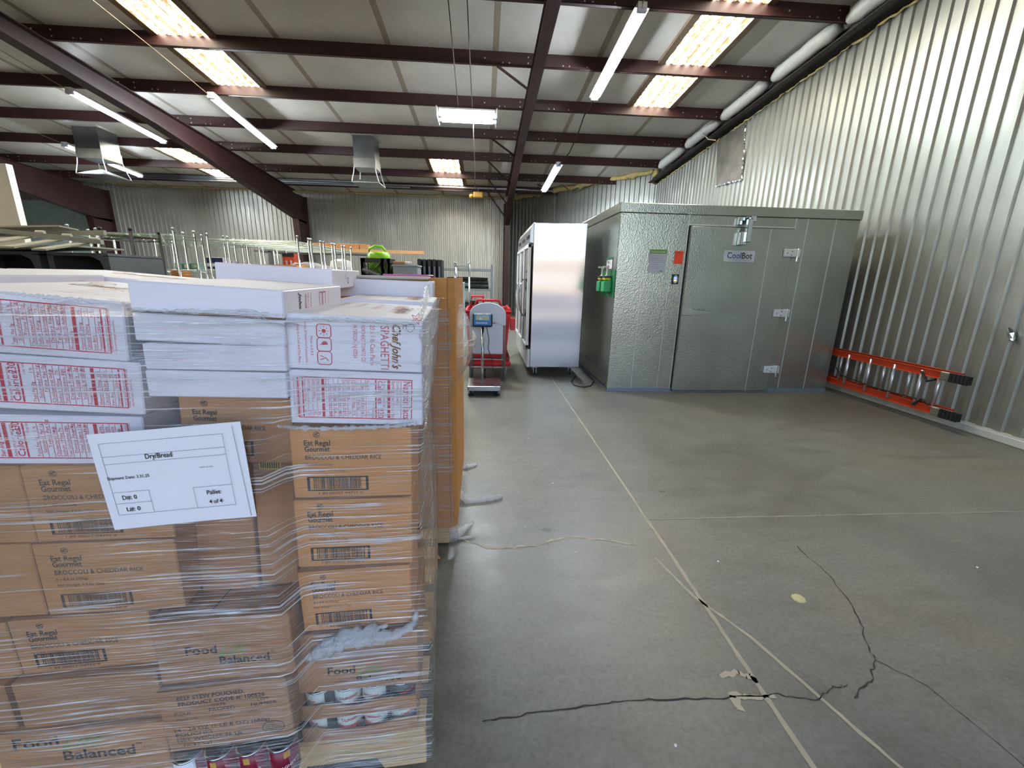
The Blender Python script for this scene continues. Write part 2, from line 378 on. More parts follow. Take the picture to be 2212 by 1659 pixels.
# purlins with bolts
def chx(y): return XR-.25 if y < 12.6 else CH0.x+(CH0.y-y)*(CH1.x-CH0.x)/(CH0.y-CH1.y)
RAF = [-12.9, -6.35, .8]
for i, y in enumerate(PUR):
    zb = 5.027-CS*y; zt = zc(y)+.01; x1 = min(chx(y)-.03, XR-.26)
    mb = MB().box(XL+.05, x1, y-.004, y+.004, zb, zt).box(XL+.05, x1, y-.06, y+.004, zb, zb+.005).box(XL+.05, x1, y-.06, y-.055, zb, zb+.02).box(XL+.05, x1, y, y+.06, zt-.015, zt)
    o = mb.build('roof_purlin', M_IRON); struct(o, 'dark red steel roof purlin')
    b = MB()
    for xr in RAF+[x1]:
        for dx, dz in ((-.13, .06), (-.13, .14), (-.42, .05), (-.52, .05), (.13, .06), (.13, .14), (.42, .05), (.52, .05), (.8, .05), (-.8, .1)):
            if XL < xr+dx < x1-.05: b.lathe([(.011, 0), (.011, -.008)], (xr+dx, y-.004, zb+dz), 6, 'y')
    b.build('bolts', mat('zinc bolt head', (200, 200, 205), .4, .7)).parent = o
# frames: tapered rafter + column
def frame(X, bot, wf, col_x_w, label):
    # bot: list of (Y, z) along the bottom flange, ending where it meets the column
    top = [(y, 5.02-CS*y) for y, z in bot]
    mb = MB()
    for i in range(len(bot)-1):
        (a, za), (b, zb) = bot[i], bot[i+1]; (c, zc_), (d, zd) = top[i], top[i+1]
        mb.prism([(a, za), (b, zb), (d, zd), (c, zc_)], lambda p, q: (X-.006, p, q), lambda p, q: (X+.006, p, q))
        mb.prism([(a, za), (b, zb), (b, zb+.014), (a, za+.014)], lambda p, q: (X-wf/2, p, q), lambda p, q: (X+wf/2, p, q))
        mb.prism([(c, zc_-.014), (d, zd-.014), (d, zd), (c, zc_)], lambda p, q: (X-wf/2, p, q), lambda p, q: (X+wf/2, p, q))
    yk, zk = bot[-1]; zt = 5.0-CS*16.3
    mb.prism([(yk, zk), (16.38, zk-.1), (16.38, zt), (yk, zt)], lambda p, q: (X-.006, p, q), lambda p, q: (X+.006, p, q))
    yb = yk+.22
    mb.prism([(yk, zk), (16.38, zk), (16.38, 0), (yb, 0)], lambda p, q: (X-.006, p, q), lambda p, q: (X+.006, p, q))
    mb.prism([(yk, zk), (yk+.014, zk), (yb+.014, 0), (yb, 0)], lambda p, q: (X-wf/2, p, q), lambda p, q: (X+wf/2, p, q))
    mb.box(X-wf/2, X+wf/2, 16.37, 16.385, 0, zt)
    mb.box(X-wf/2, X+wf/2, yk, 16.38, zk-.008, zk+.008)
    o = mb.build('steel_frame', M_IRON); struct(o, label); return o
pm = [(-3, 4.72)]+[(PX(px, py, .88).y, PX(px, py, .88).z) for px, py in ((1212, 2), (1187, 100), (1134, 311), (1106, 445), (1101, 487))]
frame(.8, pm, .17, 0, 'dark red steel frame in the middle of the hall')
frame(-6.35, [(-3, 4.85), (4, 4.66), (7.1, 4.32), (8.1, 4.22), (9.4, 4.1), (13.4, 3.52), (15.0, 3.25), (15.5, 3.18)], .2, 0, 'dark red tapered steel frame on the left')
frame(-12.9, [(-3, 4.85), (4, 4.66), (7.1, 4.32), (9.4, 4.05), (13.4, 3.45), (15.0, 3.15), (15.5, 3.05)], .2, 0, 'dark red steel frame farthest left')
for (a, b, k) in (((1075, 143), (1142, 194), 7.5), ((1063, 300), (1112, 337), 10.43), ((1053, 347), (1102, 395), 11.9), ((1053, 385), (1096, 442), 13.55), ((1053, 415), (1092, 470), 14.98)):
    p = PY(a[0], a[1], k); q = PX(b[0], b[1], .73)
    o = MB().tube([p, q], .025, 4).build('flange_brace', M_IRON); struct(o, 'short dark red diagonal brace on the middle frame')
# roof light panels
def skylight(i, x0, x1, y0, y1):
    n = 28; mb = MB(); vs = []
    for k in range(n+1):
        x = x0+(x1-x0)*k/n; h = -.03-.012*(1 if (k // 2) % 2 else 0)
        vs += [(x, y0, zc(y0)+h), (x, y1, zc(y1)+h)]
    mb.add(vs, [(2*k, 2*k+1, 2*k+3, 2*k+2) for k in range(n)])
    o = struct(mb.build('window_%d' % i, M_SKYL), 'translucent corrugated roof light panel glowing warm')
    f = MB()
    for a, b in ((x0-.1, x0), (x1, x1+.1)): f.prism([(y0, zc(y0)-.05), (y1, zc(y1)-.05), (y1, zc(y1)), (y0, zc(y0))], lambda p, q: (a, p, q), lambda p, q: (b, p, q))
    f.build('window_frame', mat('brown lining edge', (112, 94, 76), .8)).parent = o
skylight(1, -4.76, -4.04, 1.0, 8.93); skylight(2, 2.83, 3.55, 3.4, 8.93); skylight(5, -11.5, -10.8, 0, 8.9)  # last panel, near left, is out of view, added to brighten the hall
skylight(3, -8.42, -7.72, 12.0, 14.9); skylight(4, -1.48, -.69, 12.0, 14.9)
# foam along the eaves
def foam(name_label, p0, p1, r, n=26, name='foam_seal'):
    p0 = Vector(p0); p1 = Vector(p1); pts = []; rad = []
    for k in range(n+1):
        pts.append(p0.lerp(p1, k/n)+Vector((random.uniform(-.02, .02), random.uniform(-.02, .02), random.uniform(-.02, .02)))); rad.append(r*random.uniform(.5, 1.25))
    o = MB().tube(pts, r, 9, True, rad).build(name, M_FOAM, None, None, True); struct(o, name_label)
dv = (CH1-CH0).normalized(); nv = Vector((-.08, -.09, 0))
def zoff(p, d): return Vector((p.x, p.y, zc(p.y)-d))
foam('yellow expanding foam along the top of the slanted wall', zoff(CH0+dv*.2, .08)+nv, zoff(CH1-dv*.1, .05)+nv, .085, 60)
foam('yellow foam line along the top of the back wall', (-12.5, YB-.05, zc(YB)-.02), (.7, YB-.05, zc(YB)-.02), .035, 110)
foam('thin foam bead under the rake beam', (XR-.03, 3, sl(3)-.005), (XR-.03, 12.5, sl(12.5)-.005), .018, 120)
foam('foam lump in the far right upper corner', (XR-.15, 12.55, 4.05), (XR-.12, 12.5, 4.4), .09, 5)
# eave conduits
for k, (dz, r_) in enumerate(((.1, .028), (.045, .022), (.15, .02))):
    x1 = 2.2 if k == 0 else -1.4-k
    pts = [(-12, 14.9, 4.1+dz), (x1, 14.9, 4.1+dz)]
    if k == 0: pts += [(x1+.1, 14.9, 4.18), (x1+.16, 14.95, 4.1), (x1+.16, 14.95, 2.0)]
    o = MB().tube(pts, r_, 8).build('conduit', mat('grey conduit', (150, 156, 164), .4, .6), None, None, True)
    tag(o, ['long grey conduit along the eave bending down near the slanted wall', 'lower grey conduit beside the back wall eave', 'upper thin grey conduit above the other eave conduits'][k], 'conduit')
# white room partition at far left
struct(MB().box(XL, -8.74, 9.0, 9.12, 0, 3.22).build('wall_partition', mat('white partition board', (196, 192, 182), .7, 0, .04)), 'white partition wall of the room at far left')

# floor joints, cracks and marks
def ribbon(name, pts, wdt, m_, jit=0, sub=1, z=.0012, wv=.3):
    P = [Vector((p[0], p[1], 0)) for p in pts]; Q = []
    for i in range(len(P)-1):
        for k in range(sub): Q.append(P[i].lerp(P[i+1], k/sub)+Vector((random.uniform(-jit, jit), random.uniform(-jit, jit), 0)))
    Q.append(P[-1]); vs = []
    for i, p in enumerate(Q):
        d = (Q[min(i+1, len(Q)-1)]-Q[max(i-1, 0)]).normalized(); n_ = Vector((-d.y, d.x, 0))*wdt/2*random.uniform(1-wv, 1+wv)
        vs += [p-n_+Vector((0, 0, z)), p+n_+Vector((0, 0, z))]
    o = MB().add(vs, [(2*i, 2*i+2, 2*i+3, 2*i+1) for i in range(len(Q)-1)]).build(name, m_); o.parent = FLOOR; return o
M_CAULK = mat('tan joint filler', (172, 160, 140), .6, 0, .12, 9); M_CRK = mat('crack', (58, 54, 50), .9); M_PALE = mat('pale patch mortar', (186, 174, 150), .7, 0, .12, 9)
fl = lambda *q: [tuple(PZ(*p)[:2]) for p in q]
ribbon('joint', [(.985, -2), (.99, 1.0), (.99, 2.2)], .018, M_CAULK, .002, 30)
ribbon('joint', [(.99, 2.2), (.983, 6.9), (.98, 12)], .013, M_CAULK, .002, 40)
ribbon('joint', [(.99, 2.19), (2.2, 2.2), (XR-.12, 2.21)], .010, mat('grey joint', (150, 144, 134), .7), .003, 30)
ribbon('joint', [(-1, 5.06), (4.7, 5.07)], .008, mat('pale joint', (166, 162, 154), .6), .001, 20)
ribbon('joint', fl((1415, 1205), (1500, 1290), (1620, 1375), (1780, 1515), (1945, 1659))+[(1.5, .5)], .014, M_CAULK, .002, 8)
ribbon('crack', fl((940, 1143), (1050, 1184), (1100, 1183), (1160, 1178), (1222, 1160), (1300, 1165), (1385, 1180)), .012, M_PALE, .006, 6, wv=.7)
ribbon('crack', fl((1720, 1180), (1790, 1240), (1860, 1340), (1875, 1400), (1890, 1425), (1880, 1470), (1845, 1508)), .005, M_CRK, .007, 7, wv=.6)
ribbon('crack', fl((1040, 1560), (1150, 1540), (1300, 1520), (1400, 1512), (1565, 1507), (1680, 1500), (1760, 1514), (1800, 1485), (1830, 1480)), .004, M_CRK, .005, 8, wv=.6)
ribbon('crack', fl((1890, 1425), (2000, 1480), (2100, 1560), (2212, 1655)), .0025, M_CRK, .004, 8, wv=.6)
ribbon('patch', fl((1556, 1460), (1590, 1452), (1610, 1460), (1636, 1470)), .022, M_PALE, .005, 5, wv=.5)
ribbon('patch', fl((1575, 1500), (1620, 1508), (1675, 1505)), .018, M_PALE, .005, 5, wv=.6)
ribbon('patch', fl((1585, 1505), (1600, 1535)), .035, M_PALE, .004, 5, wv=.5)
for (x, y, w_, d_) in ((1182, 1145, .055, .05), (1422, 1037, .035, .012), (1430, 1062, .05, .02), (1452, 1000, .03, .02)):
    p = PZ(x, y); o = MB().add([(p.x+w_/2*math.cos(t)*random.uniform(.8, 1.2), p.y+d_/2*math.sin(t)*random.uniform(.8, 1.2), .001) for t in [k*math.pi/7 for k in range(14)]], [tuple(range(14))]).build('stain', mat('dark stain', (86, 84, 82), .5)); o.parent = FLOOR
p = PZ(1725, 1293); o = MB().lathe([(.03, 0), (.026, .004), (.008, .008)], (p.x, p.y, .0005), 9).build('dried_leaf', mat('pale yellow leaf', (196, 188, 140), .8)); tag(o, 'small pale yellow leaf scrap lying on the open floor', 'debris')
p = PZ(942, 1208); o = MB().tube([(p.x-.02, p.y+.02, .012), (p.x, p.y, .018), (p.x+.022, p.y-.01, .01)], .01, 6, True, [.006, .014, .004]).build('cardboard_scrap', M_KRAFT, None, None, True); tag(o, 'small curled cardboard scrap on the floor beside the near pallet', 'debris')
ci = 0
for (x, y) in ((1243, 1194), (1135, 1139), (1194, 1044), (1551, 1213), (1142, 948), (2111, 1226), (1459, 1611)):
    p = PZ(x, y); o = MB().lathe([(.005, 0), (.004, .004)], (p.x, p.y, 0), 6).build('paper_crumb', M_PAPER)
    tag(o, 'tiny white crumb on the bare concrete floor', 'debris', 'white crumbs scattered on the floor')
# wall patch on the right wall
cr = [PX(x, y, XR-.03) for x, y in ((1550, 293), (1612, 262), (1603, 388), (1547, 403))]
o = thing('wall_patch', 'grey sheet metal patch high on the right ribbed wall under the rake beam', 'patch', cr[3])
mb = MB(); q = [c-cr[3] for c in cr]; mb.add([v for v in q]+[v+Vector((.02, 0, 0)) for v in q], [(0, 1, 2, 3), (7, 6, 5, 4), (0, 4, 5, 1), (1, 5, 6, 2), (2, 6, 7, 3), (3, 7, 4, 0)])
mb.build('sheet', mat('weathered sheet', (122, 116, 108), .5, .5, .35, 3), o)
fo = MB()
for a, b in ((1, 2), (2, 3)): fo.tube([q[a].lerp(q[b], k/30)+Vector((random.uniform(-.01, .0), random.uniform(-.012, .012), random.uniform(-.012, .012))) for k in range(31)], .016, 5)
fo.build('foil_tape', M_CHROME, o)
# crumpled foil bits on the right wall
p = PX(2185, 720, XR-.03); o = MB().tube([p+Vector((-.01, .03, .05)), p, p+Vector((0, -.02, -.05)), p+Vector((-.01, -.03, -.07))], .02, 6, True, [.012, .03, .02, .012]).build('foil_scrap', M_CHROME); tag(o, 'crumpled foil tape scrap stuck on the right ribbed wall', 'tape')

# ================================================================ strip lights and hanging gear
def strip_light(name, p0, p1, label, wires):
    p0 = Vector(p0); p1 = Vector(p1); L = (p1-p0).length; d = (p1-p0)/L
    t = thing(name, label, 'light', p0, group=None)
    t.rotation_euler = (math.asin(d.z), 0, 0)
    MB().box(-.055, .055, 0, L, .02, .075).box(-.09, .09, .02, L-.02, .015, .022).build('housing', M_WHITEPAINT, t)
    for s in (-1, 1): MB().tube([(s*.04, .05, -.004), (s*.04, L-.05, -.004)], .013, 10).build('tube', M_TUBE, t, None, True)
    for y in (0, L-.05): MB().box(-.06, .06, y, y+.05, -.03, .03).build('lamp_holder', M_WHITEPL, t, bevel=.005)
    return t
def scaled(p, k): return O0+(Vector(p)-O0)*k
LA = [scaled(q, .914) for q in ((-7.94, 9.67, 4.66), (-7.94, 12.11, 4.46))]
LB = [scaled(q, .93) for q in ((-5.2, 9.42, 4.61), (-5.2, 11.86, 4.38))]
LC = [scaled(q, .935) for q in ((-10.62, 12.47, 4.4), (-10.62, 14.89, 4.18))]
LD = [scaled(q, .925) for q in ((2.04, 6.35, 4.82), (2.04, 8.79, 4.66))]
LE = [Vector(q) for q in ((1.72, 10.56, 3.94), (1.72, 13.0, 3.83))]
strip_light('strip_light', LA[0], LA[1], 'long twin tube strip light left of the tapered steel frame', 0)
strip_light('strip_light', LB[0], LB[1], 'twin tube strip light just right of the tapered steel frame', 0)
strip_light('strip_light', LC[0], LC[1], 'strip light behind the far left hanging duct', 0)
strip_light('strip_light', LD[0], LD[1], 'twin tube strip light above the walk-in cooler, largest and nearest', 0)
strip_light('strip_light', LE[0], LE[1], 'small far strip light hanging in front of the slanted corner wall', 0)
def wire(name, pts, label, r=.006, m_=None, cat='cable', grp=None):
    o = MB().tube(pts, r, 5).build(name, m_ or M_ROPE, None, None, True); return tag(o, label, cat, grp)
X = LB[0].x; wire('hanging_wire', [PX(120, -70, X), PX(200, 0, X), PX(330, 104, X), PX(455, 208, X)], 'pale wire running down the roof to the strip light right of the tapered frame', .006, mat('pale wire', (176, 164, 140), .5))
X = LA[0].x; wire('hanging_wire', [PX(-40, 80, X), PX(0, 108, X), PX(146, 194, X)], 'thin wire leading to the long strip light left of the tapered frame')
X = LC[0].x; wire('hanging_wire', [PX(-40, 232, X), PX(0, 254, X), PX(137, 311, X)], 'thin wire leading to the strip light behind the far left duct')
wire('light_cable', [LD[1]+Vector((0, 0, 0)), PY(1262, 250, 8.6), PY(1248, 290, 9.3), PY(1230, 330, 10.2), LE[0]], 'black cable linking the two strip lights in the right bay', .012, M_CABLE)
wire('light_cable', [LD[0], PX(1389, 6, LD[0].x), PX(1396, -30, LD[0].x)], 'short cord feeding the nearest strip light from above', .008)
wire('light_cable', [PY(1160, 398, 13.5), PY(1185, 408, 13.4), PY(1215, 400, 13.3), PY(1240, 418, 13.2), PY(1262, 407, 13.1), PY(1283, 398, 13.0)], 'black cable drooping along the top of the slanted corner wall', .014, M_CABLE)
wire('light_cable', [PX(1521, 264, 4.56), PX(1520, 290, 4.56), PX(1530, 301, 4.56), PX(1546, 303, 4.58)], 'bent pale cord hanging from the rake beam beside the sheet metal patch', .01, mat('pale wire'))
# wide hanging fixture
F0 = PY(945, 243, 6.6); F1 = PY(1073, 250, 6.6); L = F1.x-F0.x
t = thing('high_bay_light', 'wide two tube fixture hanging on two rods in the centre of the hall', 'light', ((F0.x+F1.x)/2, 6.6, F0.z-.05))
MB().box(-L/2+.03, L/2-.03, -.16, .16, .04, .07).build('housing', M_WHITEPAINT, t, bevel=.01)
for y in (-.09, .09): MB().tube([(-L/2+.06, y, 0), (L/2-.06, y, 0)], .034, 12).build('tube', M_TUBE, t, None, True)
for s in (-1, 1): MB().prism([(-.17, .08), (.17, .08), (.2, -.05), (-.2, -.05)], lambda a, b: (s*L/2-.01, a, b), lambda a, b: (s*L/2+.01, a, b)).build('end_plate', M_WHITEPAINT, t)
for y in (-.09, .09):
    for x in (-L/2+.01, L/2-.06): MB().box(x, x+.05, y-.03, y+.03, -.035, .035).build('socket', M_WHITEPL, t)
for i, (a, b) in enumerate((((968, -2), (990, 232)), ((1009, -2), (1020, 235)))):
    q = PR(*a, a=5.05); wire('hanging_rod', [q, PY(b[0], b[1], 6.6)], ['left', 'right'][i]+' thin rod holding the central hanging light fixture', .007, mat('steel rod', (110, 104, 100), .5, .5), 'rod')
wire('pull_cord', [PY(1022, 263, 6.6), PY(1027, 409, 14.4), PY(1029, 404, 14.9)], 'thin cord running from the central fixture back to the emergency light', .008, mat('steel rod'))
# emergency light
p = PY(1033, 421, 14.6); t = thing('emergency_light', 'small yellow emergency light box hanging at the top of the back wall', 'light', p)
MB().cbox((0, 0, 0), .3, .14, .17).build('body', mat('aged yellow plastic', (222, 182, 96), .5), t, bevel=.02)
MB().lathe([(.03, 0), (.07, .06), (.07, .09)], (-.22, -.02, -.03), 12, 'y').build('lamp_head', mat('aged yellow plastic'), t)
MB().tube([(0, .02, .08), (0, .02, .16), (.05, .02, .2), (.3, .02, .2), (.3, .372, .2)], .015, 6).build('pipe', mat('grey conduit'), t)
# hanging ducts
def duct(a, b, pxbot, pyc, label, Y0, yd):
    p0 = PY(a[0], a[1], Y0); p1 = PY(b[0], b[1], Y0); zb = PY(pxbot[0], pxbot[1], Y0).z; zt = zc(Y0)
    t = thing('ceiling_duct', label, 'duct', (p0.x, Y0, zb)); wd = p1.x-p0.x; h = zt-zb
    MB().box(0, wd, 0, yd, 0, h).build('duct_body', M_ZINC, t)
    MB().box(-.05, wd+.05, -.05, yd+.05, h-.035, h+.0).build('collar', mat('white sealant', (190, 190, 184), .7), t)
    MB().box(-.012, wd+.012, -.012, yd+.012, -.03, .17).build('skirt', mat('bright galvanized', (196, 202, 204), .3, .9), t)
    zd = PY(*pyc, Y0-.02).z-zb
    MB().box(-.06, wd+.09, -.06, yd+.09, zd-.02, zd).build('deflector_plate', M_ZINC, t)
    MB().add([(-.05, -.05, zd), (wd+.08, -.05, zd), (wd+.08, yd+.08, zd), (-.05, yd+.08, zd), (wd/2, yd/2, zd+.16)], [(0, 1, 4), (1, 2, 4), (2, 3, 4), (3, 0, 4), (3, 2, 1, 0)]).build('deflector_pyramid', mat('bright galvanized'), t)
    for x, y in ((0, 0), (wd, 0), (0, yd), (wd, yd)):
        sx = -.06 if x == 0 else .08; sy = -.05 if y == 0 else .08
        MB().tube([(x, y, .02), (x+sx*.3, y+sy*.3, zd*.4), (x+sx, y+sy, zd)], .012, 5).build('hanger_strap', M_WHITEPAINT, t)
duct((761, 292), (807, 296), (764, 358), (764, 392), 'square galvanized duct hanging from the roof in the middle bay', 11.0, .5)
q = PR(152, 268); duct((152, 268), (207, 271), (165, 337), (166, 374), 'square galvanized duct hanging from the roof at far left', q.y, .55)

# ================================================================ walk-in cooler
YC = 5.142; X0, X1, HC = 1.592, 4.575, 2.275
t = thing('walk_in_cooler', 'large silver walk-in cooler against the right wall', 'cooler', (X0, YC, 0))
W = X1-X0
px = lambda x: x-X0
MB().box(0, W, 0, 3.0, .03, HC-.11).build('cooler_body', M_STUCCO, t, bevel=.006)
MB().box(-.012, W+.012, -.012, 3.01, HC-.11, HC).build('cap_trim', M_STUCCO, t, bevel=.006)
MB().box(0, W, -.012, 3.0, 0, .045).build('base_trim', mat('blue grey sill trim', (128, 140, 165), .4, .5), t)
mb = MB()
for x in (1.909, 2.252, 2.423, 3.755, 3.905, 4.264): mb.box(px(x)-.003, px(x)+.003, -.006, .0, .045, HC-.112)
mb.box(px(2.423), px(3.755), -.004, 0, 2.045, 2.06)
mb.build('panel_seams', mat('seam sealant', (206, 212, 214), .35, .6), t)
d = MB().box(px(2.442), px(3.738), -.045, -.004, .02, 2.035).build('cooler_door', M_STUCCO, t, bevel=.008)
MB().box(px(2.436), px(3.744), -.012, .0, .012, 2.043).build('door_gasket', M_RUBBER, d)
MB().box(px(3.43)-.003, px(3.43)+.003, -.048, -.045, .02, 2.03).build('door_seam', mat('seam sealant'), d)
for z in (1.757, 1.035, .313):
    h = MB().box(px(3.625), px(3.80), -.075, -.046, z-.045, z+.045).box(px(3.76), px(3.835), -.07, -.0, z-.05, z+.05).build('hinge', mat('cream hinge metal', (214, 220, 226), .35, .3), d, bevel=.006)
    MB().lathe([(.014, -.075), (.014, .075)], (px(3.80), -.062, z-.02), 10).build('hinge_pin', M_CHROME, h)
    for dx, dz in ((.03, 0), (.09, .022), (.085, -.022)): MB().lathe([(.006, 0), (.006, -.004)], (px(3.63)+dx, -.075, z+dz), 8, 'y').build('screw', M_INKK, h)
hd = MB().prism([(0, -.03), (.05, -.04), (.29, -.018), (.3, 0), (.29, .018), (.05, .03), (0, .03)], lambda a, b: (px(2.475)+a, -.115, 1.035+b), lambda a, b: (px(2.475)+a, -.1, 1.035+b)).build('handle', M_CHROME, d, bevel=.003)
MB().box(px(2.47), px(2.54), -.11, -.045, 1.0, 1.07).build('handle_mount', mat('cream hinge metal'), hd)
cl = MB().box(px(3.02), px(3.10), -.12, -.045, 1.83, 1.98).box(px(3.07), px(3.13), -.15, -.1, 1.86, 2.12).box(px(3.01), px(3.08), -.06, 0, 2.06, 2.15).box(px(3.1), px(3.17), -.14, -.02, 2.09, 2.16).build('door_closer', M_CHROME, d, bevel=.006)
def plate_at(x0, x1, z0, z1, material, name, label, cat, y=YC-.002, th=.003, up=None):
    t_ = thing(name, label, cat, ((x0+x1)/2, y, (z0+z1)/2)); MB().box(-(x1-x0)/2, (x1-x0)/2, -th, 0, -(z1-z0)/2, (z1-z0)/2).build('sheet', material, t_); return t_
s_ = plate_at(2.884, 3.272, 1.643, 1.772, mat('silver sign plate', (196, 200, 210), .35, .2), 'door_sign', 'silver CoolBot sign on the cooler door', 'sign', YC-.0455)
f3 = lambda u, v: Vector((u, -.0042, v))
Print(f3).ring(-.172+.03, .04, .008, .004, 12).text('Cool', -.155, -.028, .1, width=.175, bold=.01).build('blue_lettering', mat('blue print', (36, 58, 128), .5), s_)
Print(f3).text('Bot', .026, -.028, .1, width=.13, bold=.014).ring(.168, .02, .004, .0015, 8).build('dark_lettering', mat('dark navy print', (30, 36, 58), .5), s_)
Print(f3).text('WALK IN COOLER', -.1, -.053, .022, width=.25).rect(-.14, -.047, -.105, -.045).build('small_lettering', mat('grey print', (110, 112, 122), .5), s_)
s_ = plate_at(2.296, 2.402, 1.6, 1.75, mat('orange notice', (238, 74, 34), .5), 'notice_card', 'small bright orange notice card left of the cooler door', 'sign')
Print(f3).text('Notice', -.022, .058, .013, bold=.02).rect(-.03, .053, .03, .055).build('lettering', M_INKK, s_)
s_ = plate_at(1.985, 2.195, 1.49, 1.762, mat('sheet in plastic sleeve', (178, 182, 196), .4), 'notice_sheet', 'employee health notice sheet with green header on the cooler front', 'sign')
MB().box(-.105, .105, -.0045, -.003, .088, .136).build('green_header', mat('olive green header', (112, 150, 84), .5), s_)
Print(lambda u, v: Vector((u, -.0052, v))).text('Employee Health', -.085, .102, .02, width=.17).build('header_lettering', M_PAPER, s_)
pr = Print(f3)
for k, (u0, u1) in enumerate(((-.06, .05), (-.075, .065), (-.08, .06), (-.08, .075), (-.08, .02), (-.08, .06), (-.08, .03))): pr.rect(u0, .06-k*.024, u1, .0625-k*.024)
pr.rect(.035, -.118, .075, -.108); pr.build('text_lines', mat('grey print'), s_)
s_ = plate_at(2.294, 2.376, 1.362, 1.478, M_BLACK, 'cooler_thermometer', 'black digital thermometer with blue display left of the cooler door', 'thermometer', th=.008)
MB().prism([(.03*math.cos(k*math.pi/10), .05*math.sin(k*math.pi/10)) for k in range(20)], lambda a, b: (a, -.008, b), lambda a, b: (a, -.012, b)).build('faceplate', M_STEEL, s_)
Print(lambda u, v: Vector((u, -.0128, v))).text('32', -.02, .002, .034, bold=.02).build('display_digits', emit('blue led', (.05, .12, 1, 1), 3), s_)
Print(lambda u, v: Vector((u, -.0128, v))).rect(-.016, -.022, .012, -.008).build('power_switch', emit('orange switch', (1, .45, .15, 1), 1.2), s_)
# soap dispensers on the left side of the cooler
xs = X0-.004
t = thing('dispenser_board', 'green backing board on the left side of the cooler', 'holder', (xs, 5.43, 1.35)); MB().box(-.012, 0, -.3, .3, -.16, .16).build('board', mat('dark green board', (36, 120, 74), .5), t)
for i, y in enumerate((5.3, 5.52)):
    t = thing('soap_dispenser', ['green and yellow soap dispenser nearest the cooler corner', 'green and yellow soap dispenser behind the one at the cooler corner'][i], 'dispenser', (xs-.012, y, 1.27))
    MB().prism([(0, 0), (.095, 0), (.095, .12), (0, .16)], lambda a, b: (-a, -.075, b-.02), lambda a, b: (-a, .075, b-.02)).build('holder', M_GREENP, t, bevel=.006)
    MB().box(-.085, -.005, -.065, .065, .12, .17).build('bottle', M_YEL, t, bevel=.01)
    MB().box(-.087, -.004, -.067, .067, .148, .172).build('label_band', M_INKK, t)
    MB().lathe([(.03, .17), (.016, .19), (.014, .25), (.02, .26), (.02, .28)], (-.045, 0, 0), 12).box(-.1, -.035, -.012, .012, .272, .29).build('pump', mat('cream pump', (206, 210, 190), .5), t)
t = thing('instruction_card', 'white instruction card with green top above the soap dispensers', 'sign', (xs, 5.42, 1.6)); MB().box(-.004, 0, -.12, .12, -.07, .07).build('card', M_PAPER, t); MB().box(-.0055, -.004, -.12, .12, .04, .07).build('green_header', mat('dark green board'), t)
side = lambda u, v: Vector((-.006, -u, v)); Print(side).text('Wash', -.08, .0, .04, bold=.01).text('hands', -.08, -.045, .04, bold=.01).build('lettering', M_INKK, t)

# ================================================================ glass door refrigerator
t = thing('glass_door_refrigerator', 'tall stainless refrigerator with glass doors facing the red cart', 'refrigerator', (.642, 5.97, 0))
FW, FL, FH = .766, 2.05, 2.125
MB().box(.03, FW, 0, FL, .13, FH).build('cabinet', M_FRIDGE, t, bevel=.008)
MB().box(-.012, .03, 0, FL, .13, .4).build('kick_panel', mat('pale grille panel', (196, 206, 206), .4, .3), t, bevel=.004)
mb = MB().prism([(.03, 1.86), (-.02, 1.87), (-.012, 2.05), (.03, FH)], lambda a, b: (a, 0, b), lambda a, b: (a, FL, b)); mb.build('header_panel', M_ZINC, t)
for k in range(3):
    y0 = .01+k*(FL-.02)/3; y1 = y0+(FL-.02)/3-.012
    dr = MB().box(-.035, .005, y0, y0+.045, .41, 1.85).box(-.035, .005, y1-.045, y1, .41, 1.85).box(-.035, .005, y0, y1, .41, .46).box(-.035, .005, y0, y1, 1.8, 1.85).build('glass_door', M_WHITEPAINT, t, bevel=.004)
    MB().box(-.02, -.012, y0+.045, y1-.045, .46, 1.8).build('pane', M_GLASS, dr)
    yh = y1-.06 if k == 0 else y0+.06
    MB().tube([(-.036, yh, .82), (-.07, yh, .9), (-.09, yh, 1.1), (-.07, yh, 1.3), (-.036, yh, 1.38)], .01, 8).build('handle', M_CHROME, dr, None, True)
    MB().box(-.028, .0, y0+.1, y0+.4, 1.93, 1.97).build('vent_slot', M_INKK, t)
for x in (.12, FW-.12):
    for y in (.1, FL-.1):
        c = MB().box(x-.05, x+.05, y-.04, y+.04, .115, .13).box(x-.022, x-.016, y-.02, y+.03, .03, .12).box(x+.016, x+.022, y-.02, y+.03, .03, .12).build('caster', M_STEEL, t)
        MB().lathe([(.02, -.014), (.047, -.014), (.047, .014), (.02, .014)], (x, y+.01, .047), 16, 'x').build('wheel', M_RUBBER, c)
wire('power_cord', [(1.36, 5.93, .01)]+[(min(p_.x, 1.565), p_.y, .008) for p_ in [PZ(*q, .008) for q in ((1240, 815), (1234, 824), (1240, 832), (1262, 836), (1276, 833), (1284, 822), (1280, 812), (1266, 806))]], 'black power cord looped on the floor between refrigerator and cooler', .007, M_CABLE, 'cord')

